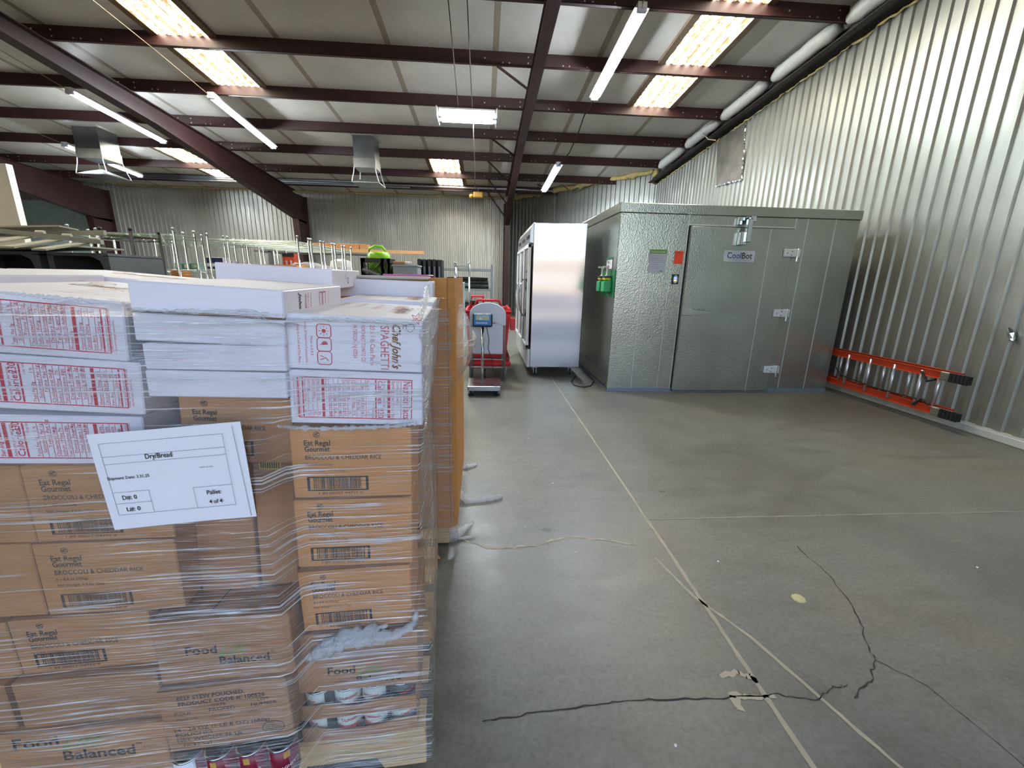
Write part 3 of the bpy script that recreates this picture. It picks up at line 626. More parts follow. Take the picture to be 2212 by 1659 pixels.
# ================================================================ orange ladder lying on its side
t = thing('extension_ladder', 'orange extension ladder lying on its side along the right wall behind the cooler', 'ladder', (4.66, 3.72, .075))
def rail(x, y0, y1, z): return MB().box(x-.004, x, y0, y1, z-.038, z+.038).box(x-.028, x, y0, y1, z-.038, z-.032).box(x-.028, x, y0, y1, z+.032, z+.038)
for k, (x, y0, zl, zh) in enumerate(((0, .12, .085, .455), (.075, .0, .095, .465))):
    for z in (zl, zh): rail(x, y0, 3.5, z).build('rail', M_ORANGE, t)
    for j in range(11):
        y = y0+.2+.305*j
        if y < 3.45: MB().tube([(x-.015, y, zl-.01), (x-.015, y, zh+.01)], .0165, 12).build('rung', mat('ladder aluminium', (206, 208, 216), .3, .8), t, None, True)
for z in (.085, .455):
    f = MB().box(-.04, .01, -.06, .13, z-.042, z+.042).build('ladder_shoe', mat('grey shoe bracket', (150, 148, 140), .4, .7), t, bevel=.006)
    g = MB()
    for k in range(5): g.box(-.05+.0, -.035, -.13+.035*k, -.105+.035*k, z-.045, z+.045)
    g.box(-.045, .0, -.135, .03, z-.04, z+.04); g.build('rubber_tread', M_RUBBER, f)
    MB().tube([(-.03, .16, z+(.05 if z < .2 else -.05)), (-.03, .24, z+(.09 if z < .2 else -.09)), (-.03, .32, z)], .012, 6).build('rung_lock', M_BLACK, f)
MB().tube([(-.03, .3, .16), (-.035, .8, .15), (-.03, 1.3, .19), (-.03, 1.5, .38)], .006, 6).build('rope', M_CABLE, t)

# ================================================================ bench scale
t = thing('floor_scale', 'stainless bench scale with blue display on a pole in the aisle', 'scale', (.0, 4.87, 0))
zt = PY(1046, 835, 4.87).z; w0 = PY(1009, 836, 4.87).x; w1 = PY(1082, 836, 4.87).x; xc = (w0+w1)/2
MB().box(w0, w1, 0, .45, zt-.02, zt).box(w0+.004, w1-.004, .004, .446, zt-.062, zt-.018).build('platform', M_STEEL, t, bevel=.008, seg=2)
for x in (w0+.045, w1-.045):
    for y in (.05, .4): MB().lathe([(.034, 0), (.034, .018), (.012, .022), (.012, zt-.06)], (x, y, 0), 14).build('foot', M_RUBBER, t)
MB().tube([(xc-.02, .48, .03), (xc-.02, .48, .78)], .019, 14).box(xc-.06, xc+.02, .42, .5, zt-.06, zt-.02).build('pole', M_STEEL, t, None, True)
bx = MB().box(-.125, .125, -.045, .045, -.085, .085).build('display_head', M_BLACK, t, bevel=.022, seg=3); bx.location = (xc-.022, .46, .868); bx.rotation_euler = (R(-12), 0, 0)
MB().box(-.108, .108, -.049, -.04, -.07, .07).build('blue_face', mat('blue keypad', (34, 104, 176), .4), bx, bevel=.004)
MB().box(-.084, .084, -.053, -.046, -.005, .058).build('lcd', mat('grey green lcd', (150, 158, 136), .3), bx)
mb = MB()
for k in range(6): mb.box(-.08+k*.024, -.062+k*.024, -.053, -.048, -.046, -.034)
mb.build('keys', M_WHITEPL, bx)
pr = Print(lambda u, v: Vector((u, -.0535, v))); pr.text('00', -.045, .0, .038); pr.build('lcd_digits', mat('pale lcd digits', (232, 236, 224), .5), bx)
MB().tube([(xc+.03, .49, .78), (xc+.06, .5, .62), (xc+.05, .5, .5), (xc+.1, .5, .36), (xc+.12, .5, .22), (xc+.2, .5, .08)], .005, 5).build('cord', M_CABLE, t)

# ================================================================ white folding chair standing folded
t = thing('folding_chair', 'white plastic folding chair standing folded in front of the red cart', 'chair', (.055, 5.6, 0))
hw = .238
arch = [(hw, .78), (hw, .93)]+[(hw*math.cos(k*math.pi/16), .93+.145*math.sin(k*math.pi/16)) for k in range(1, 16)]+[(-hw, .93), (-hw, .78), (-hw+.03, .775), (-hw*.4, .81), (hw*.4, .81), (hw-.03, .775)]
b_ = MB().prism(arch, lambda a, b: (a, -.035, b), lambda a, b: (a, -.012, b)).build('backrest', M_WHITEPL, t, bevel=.006)
for k in range(1, 16, 2):
    a = k*math.pi/16; MB().tube([(hw*.82*math.cos(a), -.037, .92+.12*math.sin(a)), (hw*.93*math.cos(a), -.037, .93+.137*math.sin(a))], .003, 5).build('moulded_rib', M_WHITEPL, b_)
MB().box(-.2, .205, -.03, .0, .39, .8).build('seat', M_WHITEPL, t, bevel=.025, seg=3)
for s in (-1, 1):
    MB().tube([(s*.232, .0, .0), (s*.228, .0, .5), (s*.222, -.012, .95)], .0125, 10).build('leg', M_GREYPAINT, t, None, True)
    MB().tube([(s*.2, .06, .0), (s*.2, .03, .75)], .0115, 10).build('leg', M_GREYPAINT, t, None, True)
for z in (.2, .31): MB().tube([(-.23, .0, z), (.23, .0, z)], .009, 8).build('stretcher', M_GREYPAINT, t)
# ================================================================ red cart
t = thing('red_cart', 'red plastic utility cart behind the white folding chair', 'cart', (.07, 5.72, 0))
MB().box(-.31, .31, .0, 1.15, .19, .25).build('deck', M_RED, t, bevel=.02, seg=2)
vs = []; n = 0
mb = MB()
def taper(mb, x0, x1, y0, y1, z0, z1, fl_, th=.012):
    a = [Vector(p) for p in ((x0, y0, z0), (x1, y0, z0), (x1, y1, z0), (x0, y1, z0))]; b = [Vector(p) for p in ((x0-fl_, y0-fl_*.3, z1), (x1+fl_, y0-fl_*.3, z1), (x1+fl_, y1+fl_, z1), (x0-fl_, y1+fl_, z1))]
    mb.add(a+b, [(0, 1, 2, 3), (0, 4, 5, 1), (1, 5, 6, 2), (2, 6, 7, 3), (3, 7, 4, 0)])
    return b
b = taper(mb, -.27, .25, .16, 1.0, .3, .93, .05)
o = mb.build('tub', M_RED, t); sm = o.modifiers.new('wall', 'SOLIDIFY'); sm.thickness = .014
MB().tube(b+[b[0]], .022, 8).build('rim', M_RED, o, None, True)
MB().tube([b[0]+Vector((.1, 0, 0)), b[0]+Vector((.16, -.02, .16)), b[1]+Vector((-.16, -.02, .16)), b[1]+Vector((-.1, 0, 0))], .018, 8).build('handle', M_RED, t, None, True)
MB().tube([b[3]+Vector((.05, 0, 0)), b[3]+Vector((.06, 0, .17)), b[3]+Vector((.24, 0, .17)), b[3]+Vector((.25, 0, 0))], .02, 8).build('handle', M_RED, t, None, True)
mb = MB()
for k in range(4): mb.box(.27, .31, .2+k*.2, .32+k*.2, .86-.0*k, .98)
mb.box(.29, .36, .0, .12, .7, .86); mb.build('side_clips', M_RED, t, bevel=.008)
MB().box(-.3, .3, .15, 1.1, .25, .3).build('under_tray', mat('dark red plastic', (120, 20, 28), .5), t)
for x in (-.05, .22, -.24):
    c = MB().box(x-.03, x-.024, .08, .14, .06, .19).box(x+.024, x+.03, .08, .14, .06, .19).build('caster', M_STEEL, t); MB().lathe([(.02, -.017), (.065, -.017), (.065, .017), (.02, .017)], (x, .11, .065), 18, 'x').build('wheel', mat('grey tyre', (70, 72, 76), .7), c)

# ================================================================ near pallet
TH = R(4.0); PC = Vector((-.1636, .94, 0))
def face_y(x, off=0): return PC.y+(x-PC.x)*math.tan(TH)+off
ux = Vector((math.cos(TH), math.sin(TH), 0)); uy = Vector((-math.sin(TH), math.cos(TH), 0))
def place(o, c, roll, yaw=TH): o.matrix_world = Matrix.Translation(Vector(c)) @ Matrix.Rotation(yaw, 4, 'Z') @ Matrix.Rotation(-R(roll), 4, 'Y')
def carton(name, label, c, w, h, roll, depth, material, group=None, cat='box', tape=None, top=None, flaps=False, yaw=TH):
    """c = centre of the front face; local x right, y back, z up"""
    t = thing(name, label, cat, (0, 0, 0), 0, group); place(t, c, roll, yaw)
    MB().box(-w/2, w/2, 0, depth, -h/2, h/2).build('carton_body', material, t, bevel=.0025)
    if top: MB().box(-w/2+.002, w/2-.002, .002, depth-.002, h/2-.0005, h/2+.0008).build('top_flaps', top, t)
    if tape == 'seam': MB().box(-w/2+.003, w/2-.003, -.0005, .001, -.0015, .0015).build('flap_seam', M_FLUTE, t)
    return t
TOPF = lambda h: (lambda u, v, e=.0012: Vector((u, v, h/2+e)))
SIDEF = lambda w: (lambda u, v, e=.0008: Vector((w/2+e, u, v)))
# the chef's logo, as printed: black script over an orange shadow, toque and a K in a star
def chef_logo(face, t, cu, cv, s, ang, inks, parts='all'):
    ca, sa = math.cos(R(ang)), math.sin(R(ang))
    loc = lambda a, b: (cu+(a*ca-b*sa)*s, cv+(a*sa+b*ca)*s)
    a = Print(face); x, y = loc(-.5, -.1); a.text("Chef John's", x, y, .26*s, ang, width=.0+(1.0*s)/1, shear=.35, bold=.035)
    a.build('orange_shadow', inks[2], t)
    b = Print(lambda u, v: face(u, v)+(face(u, v, .001)-face(u, v, 0))*.35); x, y = loc(-.49, -.09); b.text("Chef John's", x, y, .24*s, ang, width=.97*s, shear=.35)
    hat = [loc(-.42+.09*math.cos(k*.63)*(1+.25*math.cos(k*1.9)), .28+.09*math.sin(k*.63)) for k in range(10)]
    b.pline(hat, .012*s, True).pline([loc(-.47, .2), loc(-.45, .13), loc(-.37, .13), loc(-.36, .2)], .012*s); b.build('black_script', inks[1], t)
    c = Print(face); st = [loc(-.62+(.13 if k % 2 == 0 else .055)*math.cos(math.pi/2+k*math.pi/5), .42+(.13 if k % 2 == 0 else .055)*math.sin(math.pi/2+k*math.pi/5)) for k in range(10)]
    c.pline(st, .012*s, True); x, y = loc(-.65, .38); c.text('K', x, y, .1*s, ang, bold=.02); c.build('star_mark', inks[0], t)
SP_LINES = (('SPAGHETTI', .034, .0), ('20 x 1 lb Case Packs', .019, .0), ('NORTHEAST TOMATO CO.', .0135, 0), ('PATERSON, NJ 07524', .0135, 0))
def chef_panel(face, t, w, h, inks, flip=1):
    """reads downward: text rotated -90, first line nearest the right edge"""
    s = w/.285; a = -90
    ca = Print(face); top = h/2-.016
    ca.text('SPAGHETTI', .052*s, top, .026*s, a, width=h-.022, spacing=1.05)
    ca.text('20 x 1 lb Case Packs', .030*s, top, .015*s, a, width=h-.03)
    ca.text('NORTHEAST TOMATO CO.', .011*s, top, .0125*s, a, width=h-.036)
    ca.text('PATERSON, NJ 07524', -.006*s, top, .0125*s, a, width=h-.045)
    for k in range(3):
        v = top-.018-k*(h-.03)/3; u = -.066*s; r = .0145*s
        ca.pline([(u-r, v-r+.004), (u-r+.004, v-r), (u+r-.004, v-r), (u+r, v-r+.004), (u+r, v+r-.004), (u+r-.004, v+r), (u-r+.004, v+r), (u-r, v+r-.004)], .0018, True)
        if k == 0:
            ca.poly([(u+.0045*math.cos(i*math.pi/6), v+.0045*math.sin(i*math.pi/6)) for i in range(12)])
            for i in range(8): ca.line((u+.007*math.cos(i*.785), v+.007*math.sin(i*.785)), (u+.0105*math.cos(i*.785), v+.0105*math.sin(i*.785)), .0014)
        elif k == 1:
            ca.poly([(u+.001*0+.008*math.cos(math.pi/2+i*math.pi/8)*.8+.001, v+.008*math.sin(math.pi/2+i*math.pi/8)-.0) for i in range(-4, 5)]); ca.line((u-.009, v), (u+.002, v), .0015)
        else:
            ca.line((u-.009, v-.004), (u+.002, v+.001), .0016).line((u+.002, v+.001), (u+.008, v-.006), .0016).line((u-.009, v+.005), (u-.001, v+.003), .0014)
    ca.text('Made in A.R.E', -.094*s, top-.03, .0075*s, a).text('Validity: 24 Months From Production Date', -.105*s, top-.0, .0068*s, a, width=h-.03).text('Keep in a Cool and Dry Place', -.120*s, top-.006, .0075*s, a, width=h-.036)
    ca.build('red_lettering', inks[0], t); chef_logo(face, t, .087*s, .0, .1*s, -90, inks)
NUT = ['Total Fat 0g', '   Saturated Fat 1g', '      Trans Fat 0g', 'Cholesterol 0mg', 'Sodium 190mg', 'Total Carbohydrate 37g', '   Dietary Fiber 4g', '   Total Sugars 12g', '      Includes 10g Added Sugars', 'Protein 5g']
PCT = ['5 %', '', '', '0 %', '7%', '13%', '14%', '', '20 %', '']
VIT = [('Vitamin D 2mcg', '10%'), ('Calcium 260mg', '20%'), ('Iron 8mg', '45%'), ('Potassium 235mg', '6%')]
def nutrition(face, t, w, h, up=-1, u_a=None, u_b=None):
    """red nutrition panel whose lines run up (up=1) or down (up=-1) the face"""
    s = w/.285; a = 90*up; u0, u1 = -.125*s, .118*s; v0, v1 = -h/2+.014, h/2-.014; hh = v1-v0
    st = v1-.004 if up < 0 else v0+.004; en = v0+.018 if up < 0 else v1-.022
    p = Print(face); p.frame(u0, v0, u1, v1, .0022)
    # column position: from heading side to the footnote side
    head = u1 if up < 0 else u0; dr = -1 if up < 0 else 1
    def col(d): return head+dr*d*s*.925
    def tx(tt, d, size, at=None, width=None, **k): p.text(tt, col(d), at if at is not None else st, size*s, a, width=width, **k)
    tx('Nutrition Facts', .021, .0235, width=hh*.93, bold=.008)
    def bar(d, th): q = sorted((col(d), col(d+th))); p.rect(q[0], v0+.003, q[1], v1-.003)
    bar(.026, .0012); tx('20 servings per container', .037, .0085, width=hh*.6); tx('Serving size', .048, .0095, bold=.01); tx('2/3 cup (140g)', .048, .0085, at=st+up*hh*.55, width=hh*.38)
    bar(.052, .0065); tx('Amount per serving', .068, .0075); tx('Calories', .081, .016, bold=.01); tx('230', .081, .018, at=st+up*hh*.68, bold=.012, width=hh*.25)
    bar(.084, .003); d = .0965
    tx('% Daily Value', .0945, .0062, at=st+up*hh*.66, width=hh*.27)
    for tt, pc in zip(NUT, PCT):
        d += .0105; tx(tt, d, .0076, width=min(hh*.8, len(tt.strip())*.0041*s+len(tt)*.0002)) if len(tt) > 14 else tx(tt, d, .0076)
        if pc: p.text(pc, col(d), en+ (0 if up < 0 else 0), .0072*s, a)
        bar(d+.0016, .0008)
    bar(d+.0022, .0055); d += .0062
    for tt, pc in VIT:
        d += .0102; tx(tt, d, .0074); p.text(pc, col(d), en, .007*s, a); bar(d+.0015, .0007)
    bar(d+.002, .0022)
    for k in range(3): tx(['*The % Daily Value (DV) tells you how much a nutrient in', 'a serving of food contributes to a daily diet. 2,000 calories', 'a day is used for general nutrition advice.'][k], d+.011+k*.0062, .0048, width=hh*(.94 if k < 2 else .7))
    p.build('nutrition_panel', M_INKR, t)
def broccoli(t, w, h, faint=False):
    s = w/.275; ink = M_INKP if faint else M_INKK; u = -w/2+.03*s; p = Print()
    p.text('Eat Regal', u, h/2-.043, .019*s, width=.058*s, bold=.02).text('Gourmet', u+.001, h/2-.058, .019*s, width=.056*s, bold=.02)
    p.ring(u+.03*s, h/2-.0165, .0068, .0012, 16).line((u+.025*s, h/2-.0165), (u+.034*s, h/2-.013), .003).line((u+.026*s, h/2-.0195), (u+.035*s, h/2-.0185), .0018)
    p.text('BROCCOLI & CHEDDAR RICE', u+.001, h/2-.0775, .0155*s, width=.172*s, bold=.006)
    p.build('lettering', ink, t)
    p = Print(); p.text('8 x 8.8 oz (250g)', u+.001, h/2-.093, .009*s).text('Net Weight: 4.4 lbs (2kg)', u+.001, h/2-.108, .009*s, width=.09*s); p.build('small_lettering', M_INKP, t)
    p = Print(); b0, b1, c0, c1 = u+.002, u+.142*s, -h/2+.018, -h/2+.055
    p.frame(b0, c0, b1, c1, .0032).rect(b0, c0, b0+.006, c1).rect(b1-.006, c0, b1, c1); x = b0+.014; rr = random.Random(5)
    while x < b1-.014: g = rr.choice((.0008, .0012, .002, .0028)); p.rect(x, c0+.005, min(x+g, b1-.012), c1-.003); x += g+rr.choice((.001, .0014, .0022))
    p.text('1 89 06027 94755 9', b0+.022, c0-.009, .0085*s, width=.1*s); p.build('barcode', ink, t)
def foodlife(t, w, h, du=0, dv=0):
    s = w/.31; p = Print(); u, v = -w/2+.085*s+du, .012+dv
    p.text('Food', u, v, .034*s, width=.07*s, bold=.02).text('Balanced', u+.072*s, v-.034*s, .031*s, width=.115*s, bold=.02).text('TM', u+.192*s, v-.013*s, .007*s); p.build('black_lettering', M_INKK, t)
    p = Print(); p.text('Life', u+.072*s, v-.006, .04*s, shear=.5, width=.066*s).pline([(u+.07*s, v-.012), (u+.09*s, v-.004), (u+.12*s, v-.012), (u+.128*s, v-.022)], .0013).build('green_script', M_INKG, t)
INK = (M_INKR, M_INKK, M_INKO); INKT = (M_INKPALE, mat('grey brown print', (120, 100, 86)), mat('soft orange print', (216, 176, 122)))
def spag_top0(t, w, h, depth):          # lid print that reads from the front
    f = TOPF(h); chef_logo(f, t, .0, depth*.62, .27, 0, (M_INKPALE, mat('grey brown print', (120, 100, 86)), M_INKO)); p = Print(f)
    for k, (tt, sz, wd) in enumerate((('SPAGHETTI', .034, .17), ('20 x 1 lb Case Packs', .02, .15), ('NORTHEAST TOMATO CO.', .018, .13), ('PATERSON, NJ 07524', .018, .12))): p.text(tt, -.02, depth*.44-k*.038, sz, 0, width=wd)
    p.build('top_lettering', INKT[0], t)
def spag_top(t, w, h, depth, dx=0):
    f = TOPF(h); y0 = .06; s = depth/.44
    # print on the lid, reading from the back towards the front edge
    p = Print(f); p.text('SPAGHETTI', .03+dx, depth*.36, .035, 0, width=.15) if False else None
    for k, (tt, sz, wd) in enumerate((('SPAGHETTI', .045, .2), ('20 x 1 lb Case Packs', .024, .15), ('NORTHEAST TOMATO CO.', .02, .13), ('PATERSON, NJ 07524', .02, .1))):
        p.text(tt, .045-k*.05, depth-.06, sz, -90, width=min(wd*1.1, depth*.6))
    p.build('top_lettering', INKT[0], t); chef_logo(f, t, w/2-.06, depth*.5, .19, -90, INKT)

T = {}
def B(key, c, w, h, roll): T[key] = (Vector(c), w, h, roll)
B('WL1', (-.8906, .8885, 1.2887), .33, .121, -5.0); B('WL2', (-.88, .888, 1.1677), .33, .114, -4.6); B('WL3', (-.9, .8872, 1.0461), .34, .11, -2.6)
B('WM1', (-.5548, .8977, 1.342), .285, .058, -2.96); B('WM2', (-.5581, .8975, 1.2817), .284, .056, -2.8); B('WM3', (-.556, .8976, 1.2242), .273, .054, -1.6); B('WM4', (-.5604, .8973, 1.1661), .273, .057, -2.0)
B('R1', (-.2789, .9313, 1.2509), .286, .119, -2.74); B('R2', (-.2834, .931, 1.1266), .290, .1234, -2.76)
B('BL0', (-1.108, .8651, .9059), .262, .182, -1.67); B('BL1', (-.8337, .8782, .9012), .2735, .180, -1.6); B('BL2', (-.8443, .8727, .717), .283, .184, -1.4)
B('BL2b', (-1.124, .8587, .7227), .262, .186, -2.0); B('BL3', (-.9264, .8622, .5491), .287, .148, .08); B('BL3b', (-1.21, .845, .545), .27, .148, 0); B('BL4', (-.9259, .8385, .408), .300, .132, -.26); B('BL5', (-.9547, .8222, .2494), .359, .183, -1.86)
B('M1', (-.5637, .9494, 1.0434), .24, .16, -3.7); B('M2', (-.6403, .9632, .7753), .134, .360, -3); B('M3', (-.5229, .9808, .80), .092, .40, -3)
B('M4', (-.62, .8646, .5142), .3055, .178, -.13); B('M5', (-.6298, .8469, .3294), .295, .186, 1.5)
B('BR1', (-.3053, .9294, .9691), .2709, .176, -1.5); B('BR2', (-.3129, .9289, .7832), .2746, .183, -1.6); B('BR3', (-.3212, .9283, .592), .2727, .177, .2); B('RF', (-.3319, .9276, .395), .314, .188, -1.16)
def cb(key, name, label, depth, m_, **k): c, w_, h_, r_ = T[key]; return carton(name, label, c, w_, h_, r_, depth, m_, **k), w_, h_
G1 = 'white spaghetti cartons on the near pallet'
t, w_, h_ = cb('WL1', 'spaghetti_carton', 'white carton with red nutrition panel, topmost of the left front stack on the near pallet', .44, M_WCARD, group=G1, top=M_WTOP); nutrition(FRONT, t, w_, h_, 1); spag_top0(t, w_, h_, .44)
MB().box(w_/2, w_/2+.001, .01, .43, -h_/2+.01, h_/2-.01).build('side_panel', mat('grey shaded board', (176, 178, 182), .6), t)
t, w_, h_ = cb('WL2', 'spaghetti_carton', 'white carton with red nutrition panel, second from top in the left front stack', .44, M_WCARD, group=G1); nutrition(FRONT, t, w_, h_, 1)
t, w_, h_ = cb('WL3', 'spaghetti_carton', 'white carton with red nutrition panel, partly behind the shipping sheet', .44, M_WCARD, group=G1); nutrition(FRONT, t, w_, h_, 1)
for i, k in enumerate(('WM1', 'WM2', 'WM3', 'WM4')):
    t, w_, h_ = cb(k, 'spaghetti_carton', ['slim plain white carton topmost of the middle front stack on the near pallet', 'slim plain white carton second from the top in the middle front stack', 'slim plain white carton third from the top in the middle front stack', 'slim plain white carton lowest of the middle front stack, above the brown cartons'][i], .46, M_WCARD, group=G1, top=M_WTOP if i == 0 else None)
    if i == 0:
        MB().box(-w_/2+.002, w_/2-.002, -.001, .001, -h_/2-.001, -h_/2+.0015).build('torn_edge', M_FLUTE, t); f = SIDEF(w_)
        p = Print(f); p.text('SPAGHETTI', .13, .018, .016, -90, width=.05).text('20 x 1 lb', .15, .018, .011, -90, width=.04).text('NORTHEAST', .17, .018, .009, -90, width=.04).frame(.24, -.02, .265, .018, .0025).frame(.27, -.02, .295, .018, .0025).text('Made in A.R.E', .32, .018, .006, -90, width=.035); p.build('side_lettering', M_INKR, t)
        Print(f).text("John's", .09, .02, .022, -90, width=.05, shear=.3, bold=.03).build('side_script', M_INKK, t)
        p = Print(TOPF(h_)); p.line((-.12, .26), (.02, .24), .003).line((-.05, .2), (.1, .18), .0025).text('SPAGHETTI', .0, .3, .03, 0, width=.12); p.build('top_lettering', INKT[0], t)
t, w_, h_ = cb('R1', 'spaghetti_carton', "white carton printed with the Chef John's spaghetti logo at the near pallet's right corner", .44, M_WCARD, group=G1, top=M_WTOP); chef_panel(FRONT, t, w_, h_, INK); spag_top(t, w_, h_, .44)
t, w_, h_ = cb('R2', 'spaghetti_carton', "white carton with nutrition panel under the Chef John's logo carton", .44, M_WCARD, group=G1); nutrition(FRONT, t, w_, h_, -1)
t = carton('spaghetti_carton', "white carton just behind the Chef John's logo carton, lid print showing", (-.31, 1.385, 1.26), .29, .119, -1.5, .33, M_WCARD, G1, top=M_WTOP); spag_top(t, .29, .119, .33)
t = carton('spaghetti_carton', 'low white carton under the pink bag at the back right of the near pallet', (-.385, 1.73, 1.345), .36, .068, -1.2, .26, M_WCARD, G1, top=M_WTOP)
t = carton('spaghetti_carton', 'white carton standing highest in the middle back of the near pallet', (-.655, 1.405, 1.388), .345, .062, -2.2, .4, M_WCARD, G1, top=M_WTOP)
p = Print(SIDEF(.345)); p.ring(.2, -.005, .012, .003, 10, .8).text('K', .16, .0, .02, 0); p.build('side_mark', M_INKP, t)
t = carton('spaghetti_carton', 'white carton behind the left front stack with gold lid print', (-1.13, 1.36, 1.318), .5, .115, -4.2, .36, M_WCARD, G1, top=M_WTOP); spag_top0(t, .5, .115, .36)
t = carton('spaghetti_carton', 'white carton at the left edge behind the front stack', (-1.3, .9, 1.33), .42, .121, -3, .44, M_WCARD, G1, top=M_WTOP)
G2 = 'brown broccoli and cheddar rice cartons on the near pallet'
for k, lab, fnt in (('BR1', "brown rice carton highest in the near pallet's right column", 0), ('BR2', "brown rice carton in the middle of the near pallet's right column", 0), ('BR3', "orange-brown rice carton lowest in the right column, crumpled film below it", 0), ('BL1', 'brown rice carton half covered by the right side of its stack, left of the shipping sheet', 1), ('BL2', 'brown rice carton directly below the shipping sheet at left', 1), ('BL3', 'brown rice carton with barcode above the plain low carton at left', 0), ('BL0', 'brown rice carton at the left picture edge beside the shipping sheet row', 1), ('BL2b', 'brown rice carton at the left picture edge, one row below the shipping sheet', 1), ('M1', 'brown rice carton set back above the shipping sheet', 0)):
    if k == 'BL1': lab = 'brown rice carton just left of and behind the lower shipping sheet'
    t, w_, h_ = cb(k, 'rice_carton', lab, .2 if k[:2] == 'BR' else .36, M_KRAFT2 if k[:2] == 'BR' else M_KRAFT, group=G2); broccoli(t, w_, h_, bool(fnt))
t, w_, h_ = cb('BL3b', 'rice_carton', 'brown carton at the lower left picture edge beside the barcode carton', .36, M_KRAFT)
B('BL4b', (-1.225, .818, .408), .27, .13, 0)
t, w_, h_ = cb('BL4b', 'food_carton', 'plain brown carton at the left picture edge above the bottom left Food Life carton', .36, M_KRAFTD)
t, w_, h_ = cb('M2', 'plain_carton', 'tall plain brown carton set back below the shipping sheet', .3, M_KRAFTD)
t, w_, h_ = cb('M3', 'plain_carton', 'narrow brown carton with yellow barcode label, set back beside the right column', .3, M_KRAFTD)
MB().box(-.03, .02, -.0012, 0, .13, .165).build('barcode_label', mat('yellow sticker', (206, 190, 84), .5), t); pr = Print(lambda u, v: Vector((u, -.0018, v)))
for k in range(9): pr.rect(-.026+k*.005, .134, -.0235+k*.005, .161)
pr.build('barcode', M_INKK, t)
G3 = 'brown Food Life cartons on the near pallet'
t, w_, h_ = cb('M4', 'food_carton', 'brown Food Life Balanced carton in the middle with logos on its lid', .4, M_KRAFTD, group=G3); foodlife(t, w_, h_, -.02, -.02)
f = TOPF(h_); p = Print(f); p.ring(-.07, .14, .035, .004, 20, .8).line((-.1, .12), (-.04, .165), .004).line((-.1, .16), (-.05, .12), .004).frame(-.085, .13, -.055, .15, .003)
p.pline([(.03, .1), (.12, .1), (.13, .15), (.115, .2), (.08, .17), (.04, .2), (.02, .15)], .004, True).rect(.045, .11, .075, .17).text('A', .085, .115, .06, 0, bold=.05).text('R', .05, .12, .03, 0)
p.line((-.01, .2), (-.03, .03), .003).line((-.03, .03), (-.15, .015), .003); p.build('lid_print', M_INKK, t)
t, w_, h_ = cb('RF', 'food_carton', 'brown Food Life Balanced carton under the right rice column', .3, M_KRAFTD, group=G3); foodlife(t, w_, h_, -.01, -.05)
t, w_, h_ = cb('BL4', 'food_carton', 'plain greyish brown carton low at the left, above the Food Life carton', .4, M_KRAFTD, group=G3)
t, w_, h_ = cb('BL5', 'food_carton', 'brown Food Life Balanced carton at the bottom left corner of the picture', .4, M_KRAFT, group=G3); foodlife(t, w_*1.15, h_, -.05, .035)
t, w_, h_ = cb('M5', 'stew_carton', 'brown beef stew carton with black product lettering, above the spaghetti cans', .36, M_KRAFTD, cat='box')
p = Print(); s = w_/.3
p.text('BEEF STEW POUCHED,', -.105*s, .066, .016, bold=.02, width=.155*s).text('PRODUCT CODE #: 100526', -.105*s, .049, .016, bold=.02, width=.2*s).text('DATE', -.03*s, .036, .0125).text('PACKED', -.04*s, .021, .0145, width=.06*s).text('LOT', .075*s, .036, .0125, width=.028*s).text('NUMBER', .058*s, .021, .0145, width=.062*s).text('P.O.#', -.118*s, .021, .0135, width=.036*s)
p.text('24 - 24 OZ (1 LB 8 OZ) (680g)', -.13*s, -.03, .0155, width=.225*s).text('POUCHES', -.128*s, -.046, .0155, width=.085*s).text('NET WEIGHT 36 LB.', -.128*s, -.063, .0155, width=.155*s).text('16.32 kg)', -.118*s, -.08, .0145, width=.065*s)
p.ring(.1, -.052, .026, .0018, 24, .72).text('U.S.', .091, -.041, .008).text('INSPECTED', .082, -.048, .0055, width=.036).text('AND PASSED BY', .08, -.054, .0055, width=.04).text('DEPARTMENT OF', .08, -.06, .0055, width=.04).text('AGRICULTURE', .084, -.066, .0055, width=.032)
p.build('lettering', M_INKK, t)
p = Print(); p.text('4100001348', -.118*s, .003, .011, width=.048*s).text('02/18/2025', -.036*s, .003, .011, width=.045*s).text('5049 13:31', .05*s, .003, .011, width=.045*s); p.build('stamped_lettering', mat('brown stamp ink', (116, 84, 62), .6), t)
for k in range(4):
    carton('plain_carton', 'plain brown carton in the rear stack of the near pallet, %s' % ['lowest', 'second from below', 'third from below', 'highest'][k], (-.68, 1.42, .136+.116+k*.2315), .62, .229, 0, .42, M_KRAFTD, 'rear stack cartons on the near pallet')
